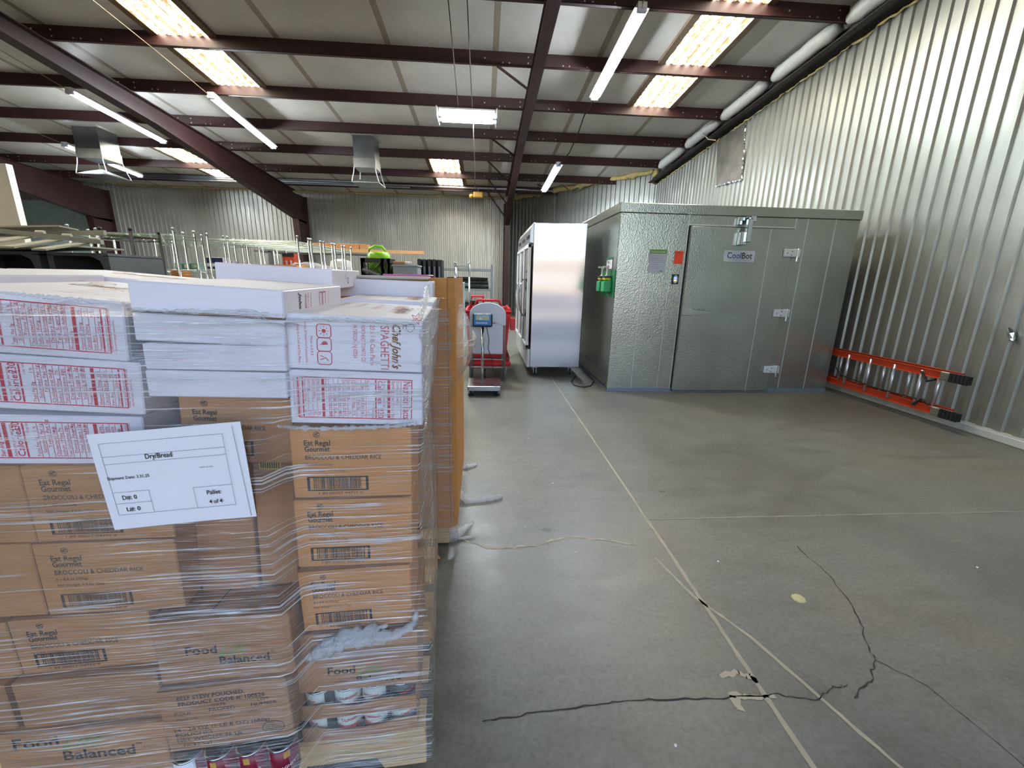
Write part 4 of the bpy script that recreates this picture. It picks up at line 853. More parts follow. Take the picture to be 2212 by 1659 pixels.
# cans
def can(name, label, c, r_, h, body, lid, bands, grp, spin=0, words=None):
    t = thing(name, label, 'can', c, spin, grp)
    MB().lathe([(r_, .004), (r_, h-.004)], (0, 0, 0), 22).build('label', body, t, None, True)
    MB().lathe([(r_-.002, 0), (r_+.001, .002), (r_+.001, .004)], (0, 0, 0), 22).build('bottom_rim', lid, t, None, True)
    MB().lathe([(r_+.001, h-.004), (r_+.001, h-.001), (r_-.003, h), (r_-.004, h-.003), (0.001, h-.003)], (0, 0, 0), 22).build('lid', lid, t, None, True)
    for (z0, z1, m_, a0, a1) in bands:
        n = 10; vs = []
        for k in range(n+1):
            a = R(a0+(a1-a0)*k/n); vs += [((r_+.0006)*math.sin(a), -(r_+.0006)*math.cos(a), z0), ((r_+.0006)*math.sin(a), -(r_+.0006)*math.cos(a), z1)]
        MB().add(vs, [(2*k, 2*k+2, 2*k+3, 2*k+1) for k in range(n)]).build('label_band', m_, t)
    if words:
        cyl = lambda u, v: Vector(((r_+.0012)*math.sin(u/r_), -(r_+.0012)*math.cos(u/r_), v))
        for (tt, u, v, sz, wd, m_) in words: Print(cyl).text(tt, u, v, sz, 0, width=wd, bold=.02).build('lettering', m_, t)
    return t
M_LG = mat('pale green label', (206, 214, 200), .4); M_LR = mat('tomato red label', (206, 40, 36), .4); M_LM = mat('wine red label', (134, 22, 52), .35, 0, .1); M_LD = mat('dark green label', (30, 46, 36), .4)
G4 = 'tomato cans in the two open trays at the near pallet corner'
for row, (z, nm) in enumerate(((.214, 'upper'), (.137, 'lower'))):
    c0 = Vector((-.3385, .927, z))
    t = thing('can_tray', 'torn open brown tray of cans, %s of the two at the near pallet corner' % nm, 'tray', (0, 0, 0), 0, 'can trays'); place(t, c0, 0)
    MB().box(-.155, .155, 0, .25, 0, .004).box(-.155, -.151, 0, .25, 0, .045).box(.151, .155, 0, .25, 0, .045).box(-.155, .155, .246, .25, 0, .04).build('tray_body', M_KRAFTD, t)
    top = [(.155, .048)]; n = 40
    for k in range(n+1):
        u = .155-.31*k/n; v = .048+.0015*(k % 2)
        if row == 0 and -.06 < u < .04: v -= .016*math.sin((u+.06)/.1*math.pi)
        if row == 1 and -.11 < u < .09: v -= .02*math.sin((u+.11)/.2*math.pi)**.5
        top.append((u, v))
    MB().prism([(-.155, 0), (.155, 0)]+top, lambda a, b: (a, -.003, b), lambda a, b: (a, 0, b)).build('tray_front', M_KRAFTD, t)
    for k in range(4):
        for jy in range(2):
            if jy and row == 1: continue
            cc = c0+ux*(-.113+k*.0755)+uy*(.04+jy*.076)+Vector((0, 0, .0045)); sp = TH+R([-35, 20, -10, 40][k])
            lab = ['first', 'second', 'third', 'fourth'][k]
            can('tomato_can', 'tomato can in the %s tray, %s from the left%s' % (nm, lab, ', back row' if jy else ''), cc, .036, .0715 if row else .078, M_LG if k != 3 or row else M_LD, M_CHROME,
                [(.005, .03, M_LR, -60, 30), (.005, .068, M_LD, 70, 150)] if jy == 0 else [], G4, sp,
                [('CALIFORNIA', -.028, .045, .012, .05, M_LR)] if jy == 0 else None)
G5 = 'spaghetti cans under the beef stew carton'
for k in range(4):
    c = Vector((-.735+.073*k, .845+.073*k*math.tan(TH)+.0, .133))
    can('spaghetti_can', ['can with its white back label showing, first under the beef stew carton', 'wine red spaghetti can under the beef stew lettering, second in its row', 'wine red spaghetti can under the beef stew carton, third in its row', 'wine red spaghetti can at the right end under the beef stew carton'][k], c, .035, .1, M_PAPER if k == 0 else M_LM, M_CHROME,
        [(.07, .09, mat('pasta gold', (206, 160, 84), .5), -12, 12)] if k else [(.006, .094, M_LM, 35, 120)], G5, TH+R([10, -5, 0, 35][k]),
        [('SPAGHETTI', -.027, .038, .0125, .054, M_PAPER), ('RINGS', -.014, .024, .009, .028, mat('pasta gold'))] if k else [('Nutrition', -.015, .06, .006, .03, M_INKP)])
# pallet
t = thing('wooden_pallet', 'pine pallet carrying the film wrapped cartons in the foreground', 'pallet', PC, TH)
PW, PD = 1.16, 1.0
for k in range(7):
    y = .0+k*(PD-.09)/6; MB().box(-PW, .0, y, y+.09, .118, .134).build('deck_board', M_WOOD, t, bevel=.002)
for y in (.0, .48, .96):
    nt_ = [(-PW, .0), (-PW, .118), (0, .118), (0, .0), (-.12, .0), (-.14, .042), (-.33, .042), (-.35, .0), (-.72, .0), (-.74, .042), (-.94, .042), (-.96, .0)]
    MB().prism(nt_, lambda a, b: (a, y, b), lambda a, b: (a, y+.035, b)).build('stringer', M_WOOD, t)
for y in (.036, .44, .85): MB().box(-PW, 0, y, y+.09, .0, .016).build('bottom_board', M_WOOD, t) if y > .4 else None
# stretch film round the load
def film(name, cols, zs, f, material, parent=None, uvk=1.0):
    vs = []; n = len(zs)
    for i, s in enumerate(cols):
        for z in zs: vs.append(f(s, z))
    fs = [(i*n+j, (i+1)*n+j, (i+1)*n+j+1, i*n+j+1) for i in range(len(cols)-1) for j in range(n-1)]
    me = bpy.data.meshes.new(name); me.from_pydata([tuple(v) for v in vs], [], fs); me.materials.append(material)
    uvl = me.uv_layers.new(name='UVMap'); lv = [0]*len(me.loops)
    me.loops.foreach_get('vertex_index', lv)
    uvs = []
    for v in lv: uvs += [cols[v//n]*uvk, zs[v % n]*uvk]
    uvl.data.foreach_set('uv', uvs); me.polygons.foreach_set('use_smooth', [True]*len(me.polygons))
    o = bpy.data.objects.new(name, me); C.objects.link(o)
    if parent: o.parent = parent
    return o
def sm(a, b, x): x = max(0, min(1, (x-a)/(b-a))); return x*x*(3-2*x)
def front_off(x, z):
    a_ = -.47 if z < 1.1 else -.415
    S = 1-sm(a_, a_+.035, x)
    Tz = 1.3 if z < .42 else (1.15 if z < .95 else .75)
    Tz = 1.4-.2*sm(.3, .6, z)-.75*sm(1.0, 1.2, z)
    return -(.010+.052*S*Tz)-.0018*math.sin(x*21+z*9)-.0012*math.sin(z*47+x*5)
def film_top(x): return 1.343 if x < -.45 else 1.343-.035*sm(-.5, -.15, x)
LF = 1.25
def pallet_film(s, z):
    # s runs from the left end of the front, round the corner and along the right side
    rx = -.132 if z > 1.07 else -.132-.035*sm(1.07, .98, z)*0
    rx = -.128-.022*sm(1.12, .9, z)+.01*math.sin(z*5)
    if s <= LF:
        x = -1.42+(rx+1.42)*s/LF; return Vector((x, face_y(x, front_off(x, z)), z))
    q = (s-LF)/1.05; wob = .004*math.sin(s*30+z*20)
    return Vector((rx+.004-(.075+.03*(1-z/1.35))*q+wob, face_y(rx)+q*1.02, z))
zs = [.02+i*(1.31-.02)/44 for i in range(45)]
cols = [LF*i/48 for i in range(49)]+[LF+.006]+[LF+1.05*i/16 for i in range(1, 17)]
t = film('stretch_wrap', cols, zs, pallet_film, M_FILM); tag(t, 'clear stretch film wrapped round the near pallet load', 'plastic wrap')
# film hem lying over the top front edge, crumpled
def hem(s, z):
    x = -1.42+(1.42-.135)*s/LF; q = (z-1.31)/.05
    return Vector((x, face_y(x, front_off(x, 1.31))+.001+q*.05+.006*math.sin(x*60+q*4)*q, 1.31+.028*math.sin(q*1.5)*(1 if x < -.45 else .25)+.003*math.sin(x*90)*q-.02*sm(-.5, -.4, x)))
film('hem', [LF*i/120 for i in range(121)], [1.31, 1.32, 1.335, 1.35, 1.36], hem, M_FILMB, t)
# corner bag of film over the right top corner
def cornerf(s, z):
    q = s; return Vector((-.135-.11*q+.008*math.sin(q*50+z*30), .93+1.0*q, 1.06+(z)*(.26+.06*q)+.004*math.sin(q*70)))
film('corner_gather', [i/40 for i in range(41)], [i/10 for i in range(11)], cornerf, M_FILMB, t)
# bunched roll of film on the right column and bands of crumpled film
def lumpy(name, pts, rads, parent, n=10, amp=.35, sub=6, flat=1.0):
    P = []; Rr = []
    for i in range(len(pts)-1):
        for k in range(sub):
            f = k/sub; P.append(Vector(pts[i]).lerp(Vector(pts[i+1]), f)+Vector([random.uniform(-.12, .12)*rads[i] for _ in range(3)])); Rr.append((rads[i]*(1-f)+rads[i+1]*f)*random.uniform(1-amp, 1+amp))
    P.append(Vector(pts[-1])); Rr.append(rads[-1]); mb = MB().tube(P, .01, n, True, Rr)
    for i, v in enumerate(mb.v): mb.v[i] = v+Vector([random.uniform(-.12, .12)*Rr[min(i//n, len(Rr)-1)] for _ in range(3)])
    o = mb.build(name, M_BUNCH, None, None, True)
    if parent: o.parent = parent
    return o
def onf(x, y, off=-.022):      # a point on the front film
    d = ray(x, y); nrm = uy; P0 = PC+nrm*off; return O0+d*((P0-O0).dot(nrm)/d.dot(nrm))
lumpy('bunched_roll', [onf(900, 1322), onf(893, 1352), onf(850, 1372), onf(800, 1378), onf(740, 1388), onf(690, 1408), onf(662, 1425)], [.004, .011, .013, .018, .02, .016, .006], t, 12, .3, 7)
lumpy('bunched_roll', [onf(690, 1395, -.02), onf(740, 1372, -.02), onf(800, 1360, -.02), onf(838, 1350, -.02)], [.006, .016, .014, .003], t, 10, .5, 7)
lumpy('film_band', [onf(600, 921, -.05), onf(640, 924, -.016), onf(700, 926, -.016), onf(780, 924, -.016), onf(850, 921, -.016), onf(900, 915, -.016)], [.003, .006, .005, .006, .006, .003], t, 6, .6, 12)
for a in ([onf(0, 632, -.05), onf(90, 640, -.05), onf(160, 646, -.05), onf(225, 655, -.05)], [onf(283, 670, -.05), onf(400, 672, -.05), onf(520, 676, -.05), onf(610, 680, -.05)], [onf(620, 690, -.014), onf(700, 688, -.014), onf(800, 694, -.014), onf(900, 700, -.014)]):
    lumpy('film_band', a, [.002, .0035, .003, .0025], t, 5, .8, 14)
# shipping sheet
cs = [O0+(lambda d: d*((PC-O0).dot(uy)/d.dot(uy)))(ray(*q))*.912 for q in ((186, 939), (518, 911), (555, 1115), (249, 1144))]
cen = sum(cs, Vector())/4; roll = 3.44
t = thing('shipping_sheet', 'white Dry/Bread shipping sheet taped on the film of the near pallet', 'label'); place(t, cen, roll)
MM = t.matrix_world.inverted(); q = [MM @ c for c in cs]; n = 12; vs = []
for j in range(n+1):
    for i in range(n+1):
        a, b = i/n, j/n; p = (q[0]*(1-a)+q[1]*a)*(1-b)+(q[3]*(1-a)+q[2]*a)*b; vs.append(p+Vector((0, -.0015*math.sin(a*5+b*2)+.0025*(a-.5)**2*8*b*0, 0)))
MB().add(vs, [(j*(n+1)+i, j*(n+1)+i+1, (j+1)*(n+1)+i+1, (j+1)*(n+1)+i) for j in range(n) for i in range(n)]).build('paper', M_PAPER, t)
def shp(u, v):      # u,v in 0..1 of the sheet
    p = (q[0]*(1-u)+q[1]*u)*v+(q[3]*(1-u)+q[2]*u)*(1-v); return p+Vector((0, -.0022, 0))
SW, SH = .2823, .216
fp = lambda u, v: shp(u/SW+.5, v/SH+.5)
pr = Print(fp); g = lambda a, b: ((a-.5)*SW, (b-.5)*SH); lw_ = .0005
pr.pline([g(.06, .9), g(.87, .9), g(.87, .155), g(.06, .155)], lw_, True).pline([g(.06, .765), g(.87, .765)], lw_).pline([g(.06, .69), g(.87, .69)], lw_).pline([g(.06, .395), g(.3, .395), g(.3, .155)], lw_).pline([g(.06, .275), g(.3, .275)], lw_)
pr.pline([g(.6, .155), g(.6, .375), g(.87, .375)], lw_).pline([g(.945, .97), g(.965, .02)], .0007)
def cn(tt, a, b, sz, wd): x, y = g(a, b); pr.text(tt, x-wd/2, y, sz, 0, width=wd, bold=.012)
cn('Dry/Bread', .42, .715, .0155, .05); cn('D#: 0', .16, .315, .0135, .027); cn('L#: 0', .165, .19, .0135, .026); cn('Pallet', .73, .29, .0135, .027); cn('4 of 4', .735, .19, .0135, .026); cn('Shipment Date: 3.31.25', .19, .53, .0095, .078); cn('DATE: 3.31.2025', .72, .575, .003, .026)
pr.build('lettering', M_INKK, t)
# pink and clear bag lying on the back right carton
t = thing('pink_bag', 'flat pink printed bag in clear film on the back right carton', 'bag', (-.36, 1.80, 1.382), TH)
MB().box(-.18, .135, -.03, .16, .002, .014).build('clear_bag', mat('clear grey bag', (206, 200, 190), .3), t, bevel=.006)
MB().prism([(-.05, -.02), (.13, -.02), (.15, .1), (-.03, .1)], lambda a, b: (a, b, .014), lambda a, b: (a, b, .021)).build('pink_panel', mat('pink packaging', (216, 110, 172), .35), t, bevel=.003)
Print(lambda u, v: Vector((u, -.0205, v))).text('MILK', .02, .0145, .006, 0).build('lettering', M_INKO, t)

# ================================================================ second pallet behind
Y2 = 1.985
t = thing('cardboard_bin', 'tall tan cardboard sleeve standing on the second pallet', 'box', (-.17, Y2, .1))
MB().prism([(-.5, 0), (.0, 0), (.035, .03), (.03, .9), (.022, .9), (.026, .036), (-.003, .009), (-.5, .009)], lambda a, b: (a, b, 0), lambda a, b: (a, b, 1.292)).build('sleeve', M_KRAFT2, t)
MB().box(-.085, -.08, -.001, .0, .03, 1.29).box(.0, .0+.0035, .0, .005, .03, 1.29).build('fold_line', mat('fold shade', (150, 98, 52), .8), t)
t = thing('wooden_pallet', 'second pallet standing behind the near one under the tan sleeve', 'pallet', (-.18, Y2, 0))
for k in range(5): MB().box(-.9, .0, k*.23, k*.23+.09, .085, .1).build('deck_board', M_WOOD, t)
for y in (.0, .48, .96): MB().box(-.9, 0, y, y+.04, .012, .085).build('stringer', M_WOOD, t)
def film2(s, z):
    if s < .32: return Vector((-.49+s, Y2-.012+.002*math.sin(z*40), z))
    q = (s-.32)/1.0
    bulge = .11*math.exp(-((z-1.03)/.16)**2)*sm(.05, .45, q)*(1-.5*sm(.6, 1, q))+.02*sm(.3, .0, z)
    return Vector((-.155+bulge-.035*q*(1-z)+.006*math.sin(z*30+q*14), Y2-.008+q*.95, z-.02*q))
t = film('stretch_wrap', [.32*i/10 for i in range(11)]+[.326]+[.32+i/22 for i in range(1, 23)], [.02+i*1.235/50 for i in range(51)], film2, M_FILMB); tag(t, 'loose baggy film round the second pallet load', 'plastic wrap')
# trailing ends of film
tails = ((((-.2, 2.86, .05), tuple(PZ(995, 1012, .012)), tuple(PZ(1012, 1007, .016)), tuple(PZ(1030, 1003, .01))), (.008, .012, .018, .01), 'short twisted film tail on the floor beside the second pallet, farthest away'),
         (((-.19, 2.6, .14), tuple(PZ(990, 1062, .05)), tuple(PZ(1008, 1082, .016)), tuple(PZ(1035, 1080, .018)), tuple(PZ(1062, 1076, .018)), tuple(PZ(1085, 1071, .014))), (.008, .022, .018, .016, .02, .012), 'long twisted film tail lying out across the floor from the second pallet'),
         (((-.18, 2.06, .06), tuple(PZ(985, 1158, .02)), tuple(PZ(1003, 1142, .02)), tuple(PZ(1022, 1128, .012))), (.022, .02, .018, .006), 'film tail sticking up and away at the second pallet corner'),
         (((-.175, 2.03, .03), tuple(PZ(992, 1163, .012)), tuple(PZ(1028, 1158, .008))), (.016, .008, .004), 'thin film strand on the floor at the second pallet corner'))
for a, b, lab in tails: tag(lumpy('film_tail', a, b, None, 8, .35, 5), lab, 'plastic wrap', 'loose film tails on the floor')

# ================================================================ things in the middle distance, left
def wire_shelf(w_, d_, z):
    mb = MB(); r = .003
    for y in (0, d_): mb.tube([(0, y, z), (w_, y, z)], .0045, 5, False); mb.tube([(0, y, z-.035), (w_, y, z-.035)], .004, 5, False)
    for x in (0, w_): mb.tube([(x, 0, z), (x, d_, z)], .0045, 5, False); mb.tube([(x, 0, z-.035), (x, d_, z-.035)], .004, 5, False)
    for y in (0, d_):
        n = int(w_/.06); mb.tube([(w_*k/n, y, z-.035*(k % 2)) for k in range(n+1)], .003, 4, False)
    n = int(w_/.04)
    for k in range(1, n): mb.tube([(w_*k/n, 0, z+.004), (w_*k/n, d_, z+.004)], .0022, 3, False)
    for f in (.33, .66): mb.tube([(0, d_*f, z-.003), (w_, d_*f, z-.003)], .004, 4, False)
    return mb
M_WIRE = mat('green grey coated wire', (170, 186, 182), .3, .85, .06)
def make_rack(w_, d_, h, zs, label, group, m_=None):
    t = thing('wire_shelving', label, 'shelving', (0, 0, 0), 0, group)
    for z in zs: wire_shelf(w_, d_, z).build('wire_shelf', m_ or M_WIRE, t)
    for x in (0, w_):
        for y in (0, d_):
            MB().tube([(x, y, 0), (x, y, h)], .0135, 8).lathe([(.017, h-.01), (.017, h+.012), (.01, h+.016)], (x, y, 0), 8).build('post', m_ or M_CHROME, t, None, True)
    return t
RG = 'chrome wire shelving racks stored in rows'
rk = make_rack(1.14, .36, 1.86, (.3, .9, 1.4, 1.80), 'chrome wire rack at the near right end of the packed row of racks', RG)
rk.location = (-3.6, 6.0, 0)
for i, y in enumerate((6.45, 6.92, 7.38, 7.84)):
    dup(rk, (-3.6+.01*i, y, 0), None, ['chrome wire rack second from the front in the packed row', 'chrome wire rack third from the front in the packed row', 'chrome wire rack fourth from the front in the packed row', 'chrome wire rack at the back of the packed row'][i], RG)
dup(rk, (-4.72, 5.36, 0), None, 'chrome wire rack nearest the dark lockers, standing before the others', RG)
dup(rk, (-5.0, 5.95, 0), None, 'chrome wire rack right behind the one beside the dark lockers', RG)
dup(rk, (-4.9, 6.9, 0), None, 'chrome wire rack farthest back in the left group of racks', RG)
b = make_rack(.3, .4, 1.8, (.3, 1.74), 'narrow black wire rack frame in front of the chrome racks', None, M_BLACK); b.location = (-4.0, 4.9, 0)
# stock standing on the racks (on the shelf at 1.40 m)
def simple(name, label, cat, mb, m_, loc, parts=(), bevel=.004, group=None, rotz=0):
    t = thing(name, label, cat, loc, rotz, group); mb.build(name+'_body', m_, t, bevel=bevel)
    for nm, mb2, m2 in parts: mb2.build(nm, m2, t)
    return t
ZS = 1.407
def shelfbox(name, label, cat, px0, px1, pytop, Y, m_, d_=.3, zb=ZS, parts=(), group=None):
    a = PY(px0, pytop, Y); b_ = PY(px1, pytop, Y); w_ = b_.x-a.x; h = (a.z+b_.z)/2-zb
    ps = [(nm, MB().box(w_*u0, w_*u1, -.003, .0, h*v0, h*v1), m2) for nm, u0, u1, v0, v1, m2 in parts]
    return simple(name, label, cat, MB().box(0, w_, 0, d_, 0, max(h, .03)), m_, (a.x, Y, zb), ps, group=group)
shelfbox('flat_carton', 'long flat brown carton on the wire racks behind the white cartons', 'box', 490, 640, 571, 6.06, M_KRAFT, .28)
shelfbox('carton', 'small orange-brown carton low on the left wire racks', 'box', 368, 388, 584, 5.45, mat('orange carton', (206, 130, 66), .7), .2, 1.3)
shelfbox('folded_linen', 'navy and white folded pack on the wire rack, left one', 'linen', 445, 480, 556, 6.55, M_PAPER, .22, ZS, [('navy_band', 0, 1, .55, .98, M_NAVY), ('navy_band', 0, 1, .1, .3, M_NAVY)])
simple('cloth_bundle', 'crumpled navy cloth bundle on the rack beside the folded packs', 'cloth', MB().lathe([(.02, 0), (.1, .02), (.12, .06), (.08, .1), (.03, .13), (.01, .14)], (0, 0, 0), 11), M_NAVY, (PY(498, 560, 6.62).x, 6.7, ZS), bevel=0)
for i, (a, b_) in enumerate(((376, 392), (395, 409), (411, 428))):
    shelfbox('snack_bag', ['first', 'second', 'third'][i]+' teal and cream bag in the short row on the left racks', 'bag', a, b_, 568, 6.02, mat('teal bag', (126, 166, 158), .4), .1, ZS, [('cream_patch', .2, .8, .3, .75, mat('cream print', (206, 200, 160), .5))], 'teal bags on the left racks')
t = shelfbox('tool_box', 'orange and black tool box standing on the back wire rack', 'toolbox', 609, 634, 547, 7.9, M_ORANGE, .16, ZS, [('black_trim', 0, 1, .0, .12, M_BLACK), ('black_trim', 0, 1, .82, 1, M_BLACK), ('latch', .25, .4, .4, .62, M_CHROME), ('latch', .65, .8, .4, .62, M_CHROME)])
MB().tube([(.03, .08, .24), (.05, .08, .3), (.17, .08, .3), (.19, .08, .24)], .01, 6).build('handle', M_BLACK, t, None, True)
shelfbox('carton', 'brown carton at the right end of the long flat carton', 'box', 638, 652, 570, 6.5, M_KRAFTD, .2)
shelfbox('carton', 'low pale brown carton lying between the chrome posts', 'box', 655, 672, 578, 6.95, M_KRAFT, .25)
o = lumpy('clear_bag', [(-3.3, 7.5, 1.45), (-3.1, 7.5, 1.5), (-2.85, 7.52, 1.5), (-2.55, 7.5, 1.45)], [.03, .08, .09, .04], None, 10, .25, 5); tag(o, 'crumpled clear plastic bag lying on the packed racks', 'bag')
simple('white_sack', 'big white sack standing behind the last chrome posts', 'sack', MB().lathe([(.16, 0), (.2, .05), (.21, .25), (.18, .36), (.08, .4)], (0, 0, 0), 14), mat('white sack', (198, 196, 190), .6), (-2.75, 8.6, 1.27), bevel=0)
MB().box(-3.2, -2.3, 8.3, 9.0, 1.2, 1.268).build('table_top', mat('worn table top', (120, 108, 92), .6))
o = bpy.data.objects['table_top']; o.name = 'work_table'
t = thing('storage_table', 'brown topped storage table behind the packed racks', 'table', (0, 0, 0)); o.parent = t; o.name = 'top'
for x in (-3.17, -2.33):
    for y in (8.33, 8.97): MB().tube([(x, y, 0), (x, y, 1.2)], .02, 6).build('leg', M_GREYPAINT, t)
MB().box(-3.1, -2.4, 8.35, 8.95, .7, 1.18).build('stored_packs', mat('striped packs', (150, 130, 110), .6, 0, .4, 20), t)
# high storage: long carton and plank laid on a rack at the back
t = thing('pallet_rack', 'grey storage rack carrying the long carton and plank near the back', 'shelving', (0, 0, 0))
for x in (-4.3, -2.2):
    for y in (9.13, 9.87): MB().box(x-.03, x+.03, y-.03, y+.03, 0, 1.81).build('post', M_GREYPAINT, t)
for z in (1.2, 1.79): MB().box(-4.6, -2.17, 9.1, 9.9, z, z+.03).build('rack_shelf', M_GREYPAINT, t)
a = PY(655, 520, 9.45); b_ = PY(792, 524, 9.45)
t = simple('long_carton', 'long brown carton with an opened right end lying high on the storage rack', 'box', MB().box(a.x, b_.x, 9.45, 9.75, 1.822, 2.01), M_KRAFT, (0, 0, 0)); MB().box(b_.x-.16, b_.x-.15, 9.445, 9.45, 1.83, 2.0).build('end_cut', M_INKK, t)
a = PY(715, 533, 9.2); b_ = PY(916, 540, 9.2)
MB().box(a.x, b_.x, 9.17, 9.23, 1.822, 1.89).build('wooden_plank', mat('light timber', (196, 150, 104), .6)); tag(bpy.data.objects['wooden_plank'], 'long light timber plank sticking out right above the green watering can', 'plank')
# table with crate, watering can, bins
t = thing('folding_table', 'high table with navy top behind the near pallet', 'table', (-1.25, 5.15, 0))
MB().box(-.4, .42, .0, .7, 1.325, 1.365).build('table_top', M_NAVY, t, bevel=.01)
for x in (-.36, .38):
    for y in (.05, .65): MB().tube([(x, y, 0), (x, y, 1.33)], .018, 8).build('leg', M_GREYPAINT, t)
cx, cw = -1.44, .334
t = thing('milk_crate', 'black milk crate holding the green watering can', 'crate', (cx, 5.2, 1.366)); zc_ = .218
mb = MB()
for x in (0, cw-.012): mb.box(x, x+.012, 0, .33, 0, .03).box(x, x+.012, 0, .33, zc_-.05, zc_).box(x, x+.012, 0, .03, 0, zc_).box(x, x+.012, .3, .33, 0, zc_)
for y in (0, .318):
    mb.box(0, cw, y, y+.012, 0, .03).box(0, cw, y, y+.012, zc_-.05, zc_).box(0, .03, y, y+.012, 0, zc_).box(cw-.03, cw, y, y+.012, 0, zc_).box(.235, .262, y, y+.012, 0, zc_)
mb.box(0, cw, 0, .33, 0, .006).box(.235, cw, 0, .012, .03, .1).box(.235, .27, 0, .012, 0, zc_).box(.31, cw, 0, .012, 0, zc_).box(0, .05, 0, .012, 0, zc_).box(0, cw, .318, .33, 0, zc_).box(0, cw, 0, .012, 0, .045); mb.build('crate_body', M_BLACK, t)
mb = MB()
for k in range(7):
    u = .03+k*.03; mb.tube([(u, .006, .03), (min(.235, u+.14), .006, min(zc_-.05, .03+.14*1.0))], .003, 4); mb.tube([(u+.03, .006, .03), (max(.03, u-.11), .006, .168)], .003, 4)
for k in range(3): mb.tube([(.262+k*.02, .006, .03), (.275+k*.02, .006, .168)], .003, 4)
mb.build('lattice', M_BLACK, t)
t = thing('watering_can', 'bright green plastic watering can sitting in the black milk crate', 'watering can', (-1.26, 5.36, 1.375))
MB().lathe([(.10, 0), (.125, .03), (.13, .2), (.125, .26), (.10, .285), (.05, .29)], (0, 0, 0), 24).build('can_body', M_LIME, t, None, True)
MB().tube([(-.1, 0, .16), (-.13, 0, .24), (-.11, 0, .32), (-.04, 0, .355), (.04, 0, .345), (.09, 0, .28)], .016, 8).build('handle', M_LIME, t, None, True)
MB().tube([(.09, 0, .05), (.13, 0, .12), (.14, 0, .17)], .02, 8, True, [.03, .02, .014]).build('spout', M_LIME, t, None, True)
t = thing('metal_channel', 'grey metal channel leaning down across the black milk crate', 'channel', (0, 0, 0)); a = PY(783, 582, 5.17); b_ = PY(822, 606, 5.17); b_.z = 1.386
MB().tube([a, b_], .018, 4).build('bar', M_GREYPAINT, t)
t = thing('grey_tub', 'grey plastic storage tub right of the milk crate', 'tub', (-1.08, 5.2, 1.366))
MB().box(0, .29, .02, .35, 0, .15).build('tub_body', M_GREY, t, bevel=.01); MB().box(-.01, .3, .01, .36, .13, .15).build('rim', M_GREY, t, bevel=.004); MB().box(.01, .12, .015, .02, .02, .045).build('vent_label', M_PAPER, t)
simple('carton', 'torn brown carton piece on top of the grey tub', 'box', MB().box(.0, .16, .05, .25, 0, .035), M_KRAFTD, (-1.08, 5.2, 1.518))
for i in range(4):
    o = MB().lathe([(.008, 0), (.008, .035), (.004, .04)], (-.93+.021*i, 5.25, 1.518), 8).build('white_peg', M_PAPER, None, None, True); tag(o, 'small white peg standing on the grey tub', 'peg', 'white pegs on the grey tub')
G6 = 'folded black plastic chairs stacked upright'
for i in range(5):
    x = -.905+.067*i
    t = thing('black_folding_chair', ['leftmost', 'second', 'middle', 'fourth', 'rightmost'][i]+' of the folded black chairs standing in a pack behind the tan sleeve', 'chair', (x, 6.0, 0), 0, G6)
    MB().box(0, .055, 0, .4, .9, 1.62).build('seat_back', M_BLACK, t, bevel=.01)
    for y in (.0, .36): MB().box(.02, .04, y-.012, y+.02, .0, 1.52).build('leg', mat('grey frame', (110, 110, 122), .4, .3), t)
# steel shelf by the back wall with black tubes
t = thing('steel_shelving', 'grey steel shelving along the back wall with black tubes', 'shelving', (-1.25, 11.6, 0))
xe = 1.47
for x in (0, xe): 
    for y in (0, .6): MB().box(x-.025, x+.025, y-.02, y+.02, 0, 1.72).build('post', M_GREYPAINT, t)
for z in (.5, 1.02, 1.54): MB().box(0, xe, 0, .6, z, z+.06).build('rack_shelf', M_GREYPAINT, t)
random.seed(3)
GT = 'black rolled tubes on the steel shelving'
for i, (z, y) in enumerate(((1.13, .12), (1.13, .32), (1.235, .2), (1.235, .4), (1.325, .28), (.61, .12), (.61, .32), (.70, .22))):
    o = MB().tube([(-1.0 if z > .9 else -1.05, 11.6+y, z), (-.5, 11.6+y, z+.01), (.14-random.uniform(0, .05) if z > .9 else -.15, 11.6+y, z)], .05, 12).build('black_tube', M_RUBBER, None, None, True)
    tag(o, 'black rolled tube on the %s steel shelf, %s' % ('middle' if z > .9 else 'lower', ['front of the bottom layer', 'back of the bottom layer', 'front of the second layer', 'back of the second layer', 'topmost of the pile', 'front one', 'rear one', 'upper one'][i]), 'tube', GT)
t = make_rack(.3, .35, 1.68, (.4, .9, 1.25, 1.62), 'short chrome wire rack before the grey steel shelving', None); t.location = (-.62, 9.4, 0)
# blue white boxes and dark green case behind the tan sleeve
for i in range(3):
    z = [.72, .96, 1.14][i]; h = [.24, .18, .2][i]
    t = simple('blue_carton', ['blue and white carton at the bottom of the small stack behind the tan sleeve', 'blue and white carton in the middle of the small stack behind the tan sleeve', 'pale blue carton on top of the small stack behind the tan sleeve'][i], 'box', MB().box(0, .3, 0, .3, 0, h-.003), mat('pale blue carton', (176, 196, 212), .5), (-.51, 4.5, z), [('blue_panel', MB().box(.02, .28, -.002, 0, .05, h*.7), mat('blue print panel', (44, 110, 176), .5)) if i < 2 else ('grey_panel', MB().box(.2, .28, -.002, 0, .05, h*.7), M_GREY)], group='blue and white cartons stack')
t = simple('green_case', 'dark green case under the blue and white cartons', 'case', MB().box(0, .37, 0, .5, 0, .72), mat('dark green plastic', (22, 52, 40), .4), (-.63, 4.42, 0), [('lid_edge', MB().box(-.01, .38, -.01, .51, .68, .7), mat('green edge', (60, 96, 76), .4))])
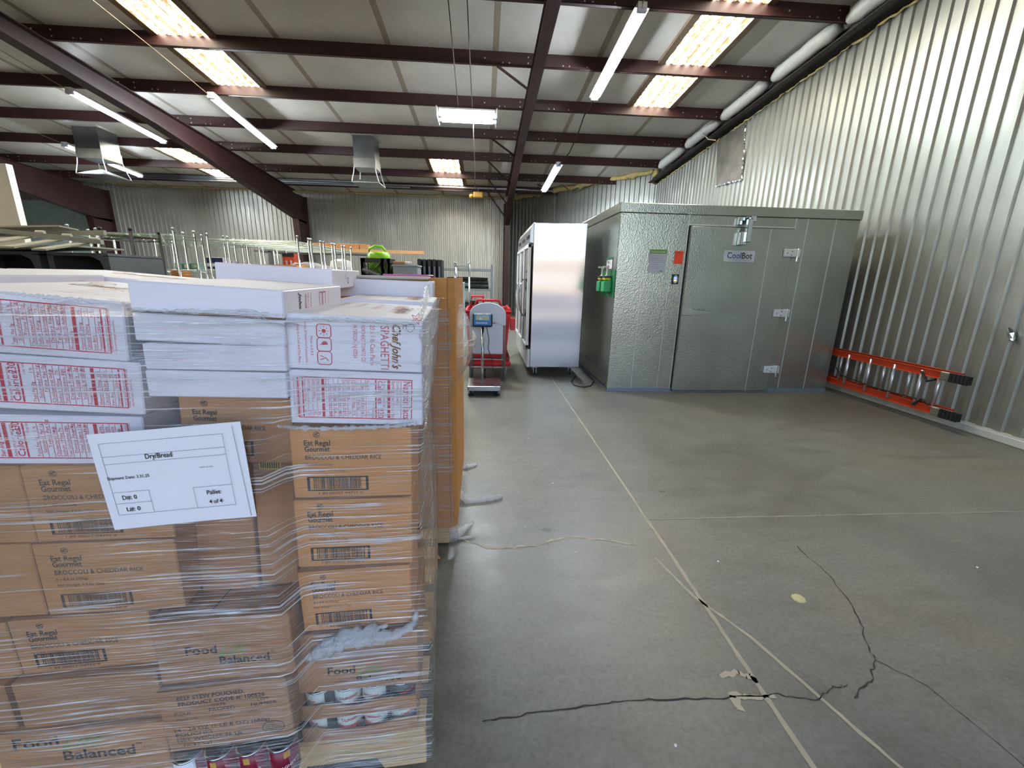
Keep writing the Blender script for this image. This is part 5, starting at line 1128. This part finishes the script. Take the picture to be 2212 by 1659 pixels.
# dark lockers with metal trays on top, at far left
for i, x in enumerate((-4.45, -3.55)):
    t = thing('display_cabinet', ['dark open cabinet with grey rounded frame at the left picture edge', 'dark open cabinet with grey rounded frame beside the wire racks'][i], 'cabinet', (x, 3.8+.0*i, 0), 0, 'dark open cabinets')
    w_ = .84 if i == 0 else .47
    arch = [(0, 0), (0, 1.5), (w_, 1.5), (w_, 0)]; inn = [(.045, .04), (.045, 1.40), (.09, 1.46), (w_-.16, 1.46), (w_-.07, 1.40), (w_-.045, 1.3), (w_-.045, .04)]
    mb = MB(); mb.box(0, .045, 0, .6, 0, 1.5).box(w_-.045, w_, 0, .6, 0, 1.5).box(0, w_, 0, .6, 1.495, 1.52).box(0, w_, 0, .6, 0, .04)
    mb.prism([(w_-.045, 1.36), (w_-.045, 1.495), (w_-.14, 1.495), (w_-.07, 1.46)], lambda a, b: (a, .0, b), lambda a, b: (a, .03, b))
    mb.build('frame', mat('dark grey frame', (84, 84, 86), .5, .3), t); MB().box(.045, w_-.045, .5, .59, .04, 1.495).build('back_panel', M_BLACK, t); MB().box(.045, w_-.045, .03, .5, .7, .72).build('inner_shelf', M_BLACK, t)
t = thing('metal_tray_stack', 'grey slatted metal trays lying tilted on the dark cabinets', 'tray', (-3.9, 3.8, 1.522))
M_TRAY = mat('dull grey steel', (150, 148, 132), .5, .3, .12); OT = Vector((-3.9, 3.8, 1.522))
def bar(name, a, b, w_, h_, m_):
    a = Vector(a)-OT; b = Vector(b)-OT; d = (b-a).normalized(); n_ = Vector((-d.y, d.x, 0)).normalized()*w_/2; k = Vector((0, 0, h_))
    return MB().add([a-n_, a+n_, b+n_, b-n_, a-n_+k, a+n_+k, b+n_+k, b-n_+k], [(0, 1, 2, 3), (4, 5, 6, 7), (0, 1, 5, 4), (1, 2, 6, 5), (2, 3, 7, 6), (3, 0, 4, 7)]).build(name, m_, t)
bar('rail', PY(-60, 497, 3.72), PY(222, 528, 3.72), .03, .034, M_TRAY)
bar('rail', PY(-60, 512, 4.2), PY(228, 508, 4.2), .03, .04, M_TRAY)
for (x0, y0), (x1, y1) in (((188, 526), (84, 541)), ((132, 519), (16, 536)), ((66, 512), (-40, 528))): bar('slat', PY(x0, y0, 3.76), PY(x1, y1, 3.32), .09, .012, M_TRAY)
for x, y in ((88, 505), (146, 512), (206, 520)): c = PY(x, y, 3.72)-OT; MB().lathe([(.014, -.03), (.014, .03)], (c.x, c.y, c.z+.012), 10, 'x').build('knob', mat('pale knob', (190, 186, 170), .5), t)
bar('top_board', PY(-60, 497, 4.05), PY(150, 494, 4.3), .42, .012, mat('olive grey board', (158, 154, 128), .6))
bar('under_board', PY(-60, 543, 3.9)+Vector((0, 0, -.0)), PY(215, 537, 3.9), .5, .012, M_TRAY)
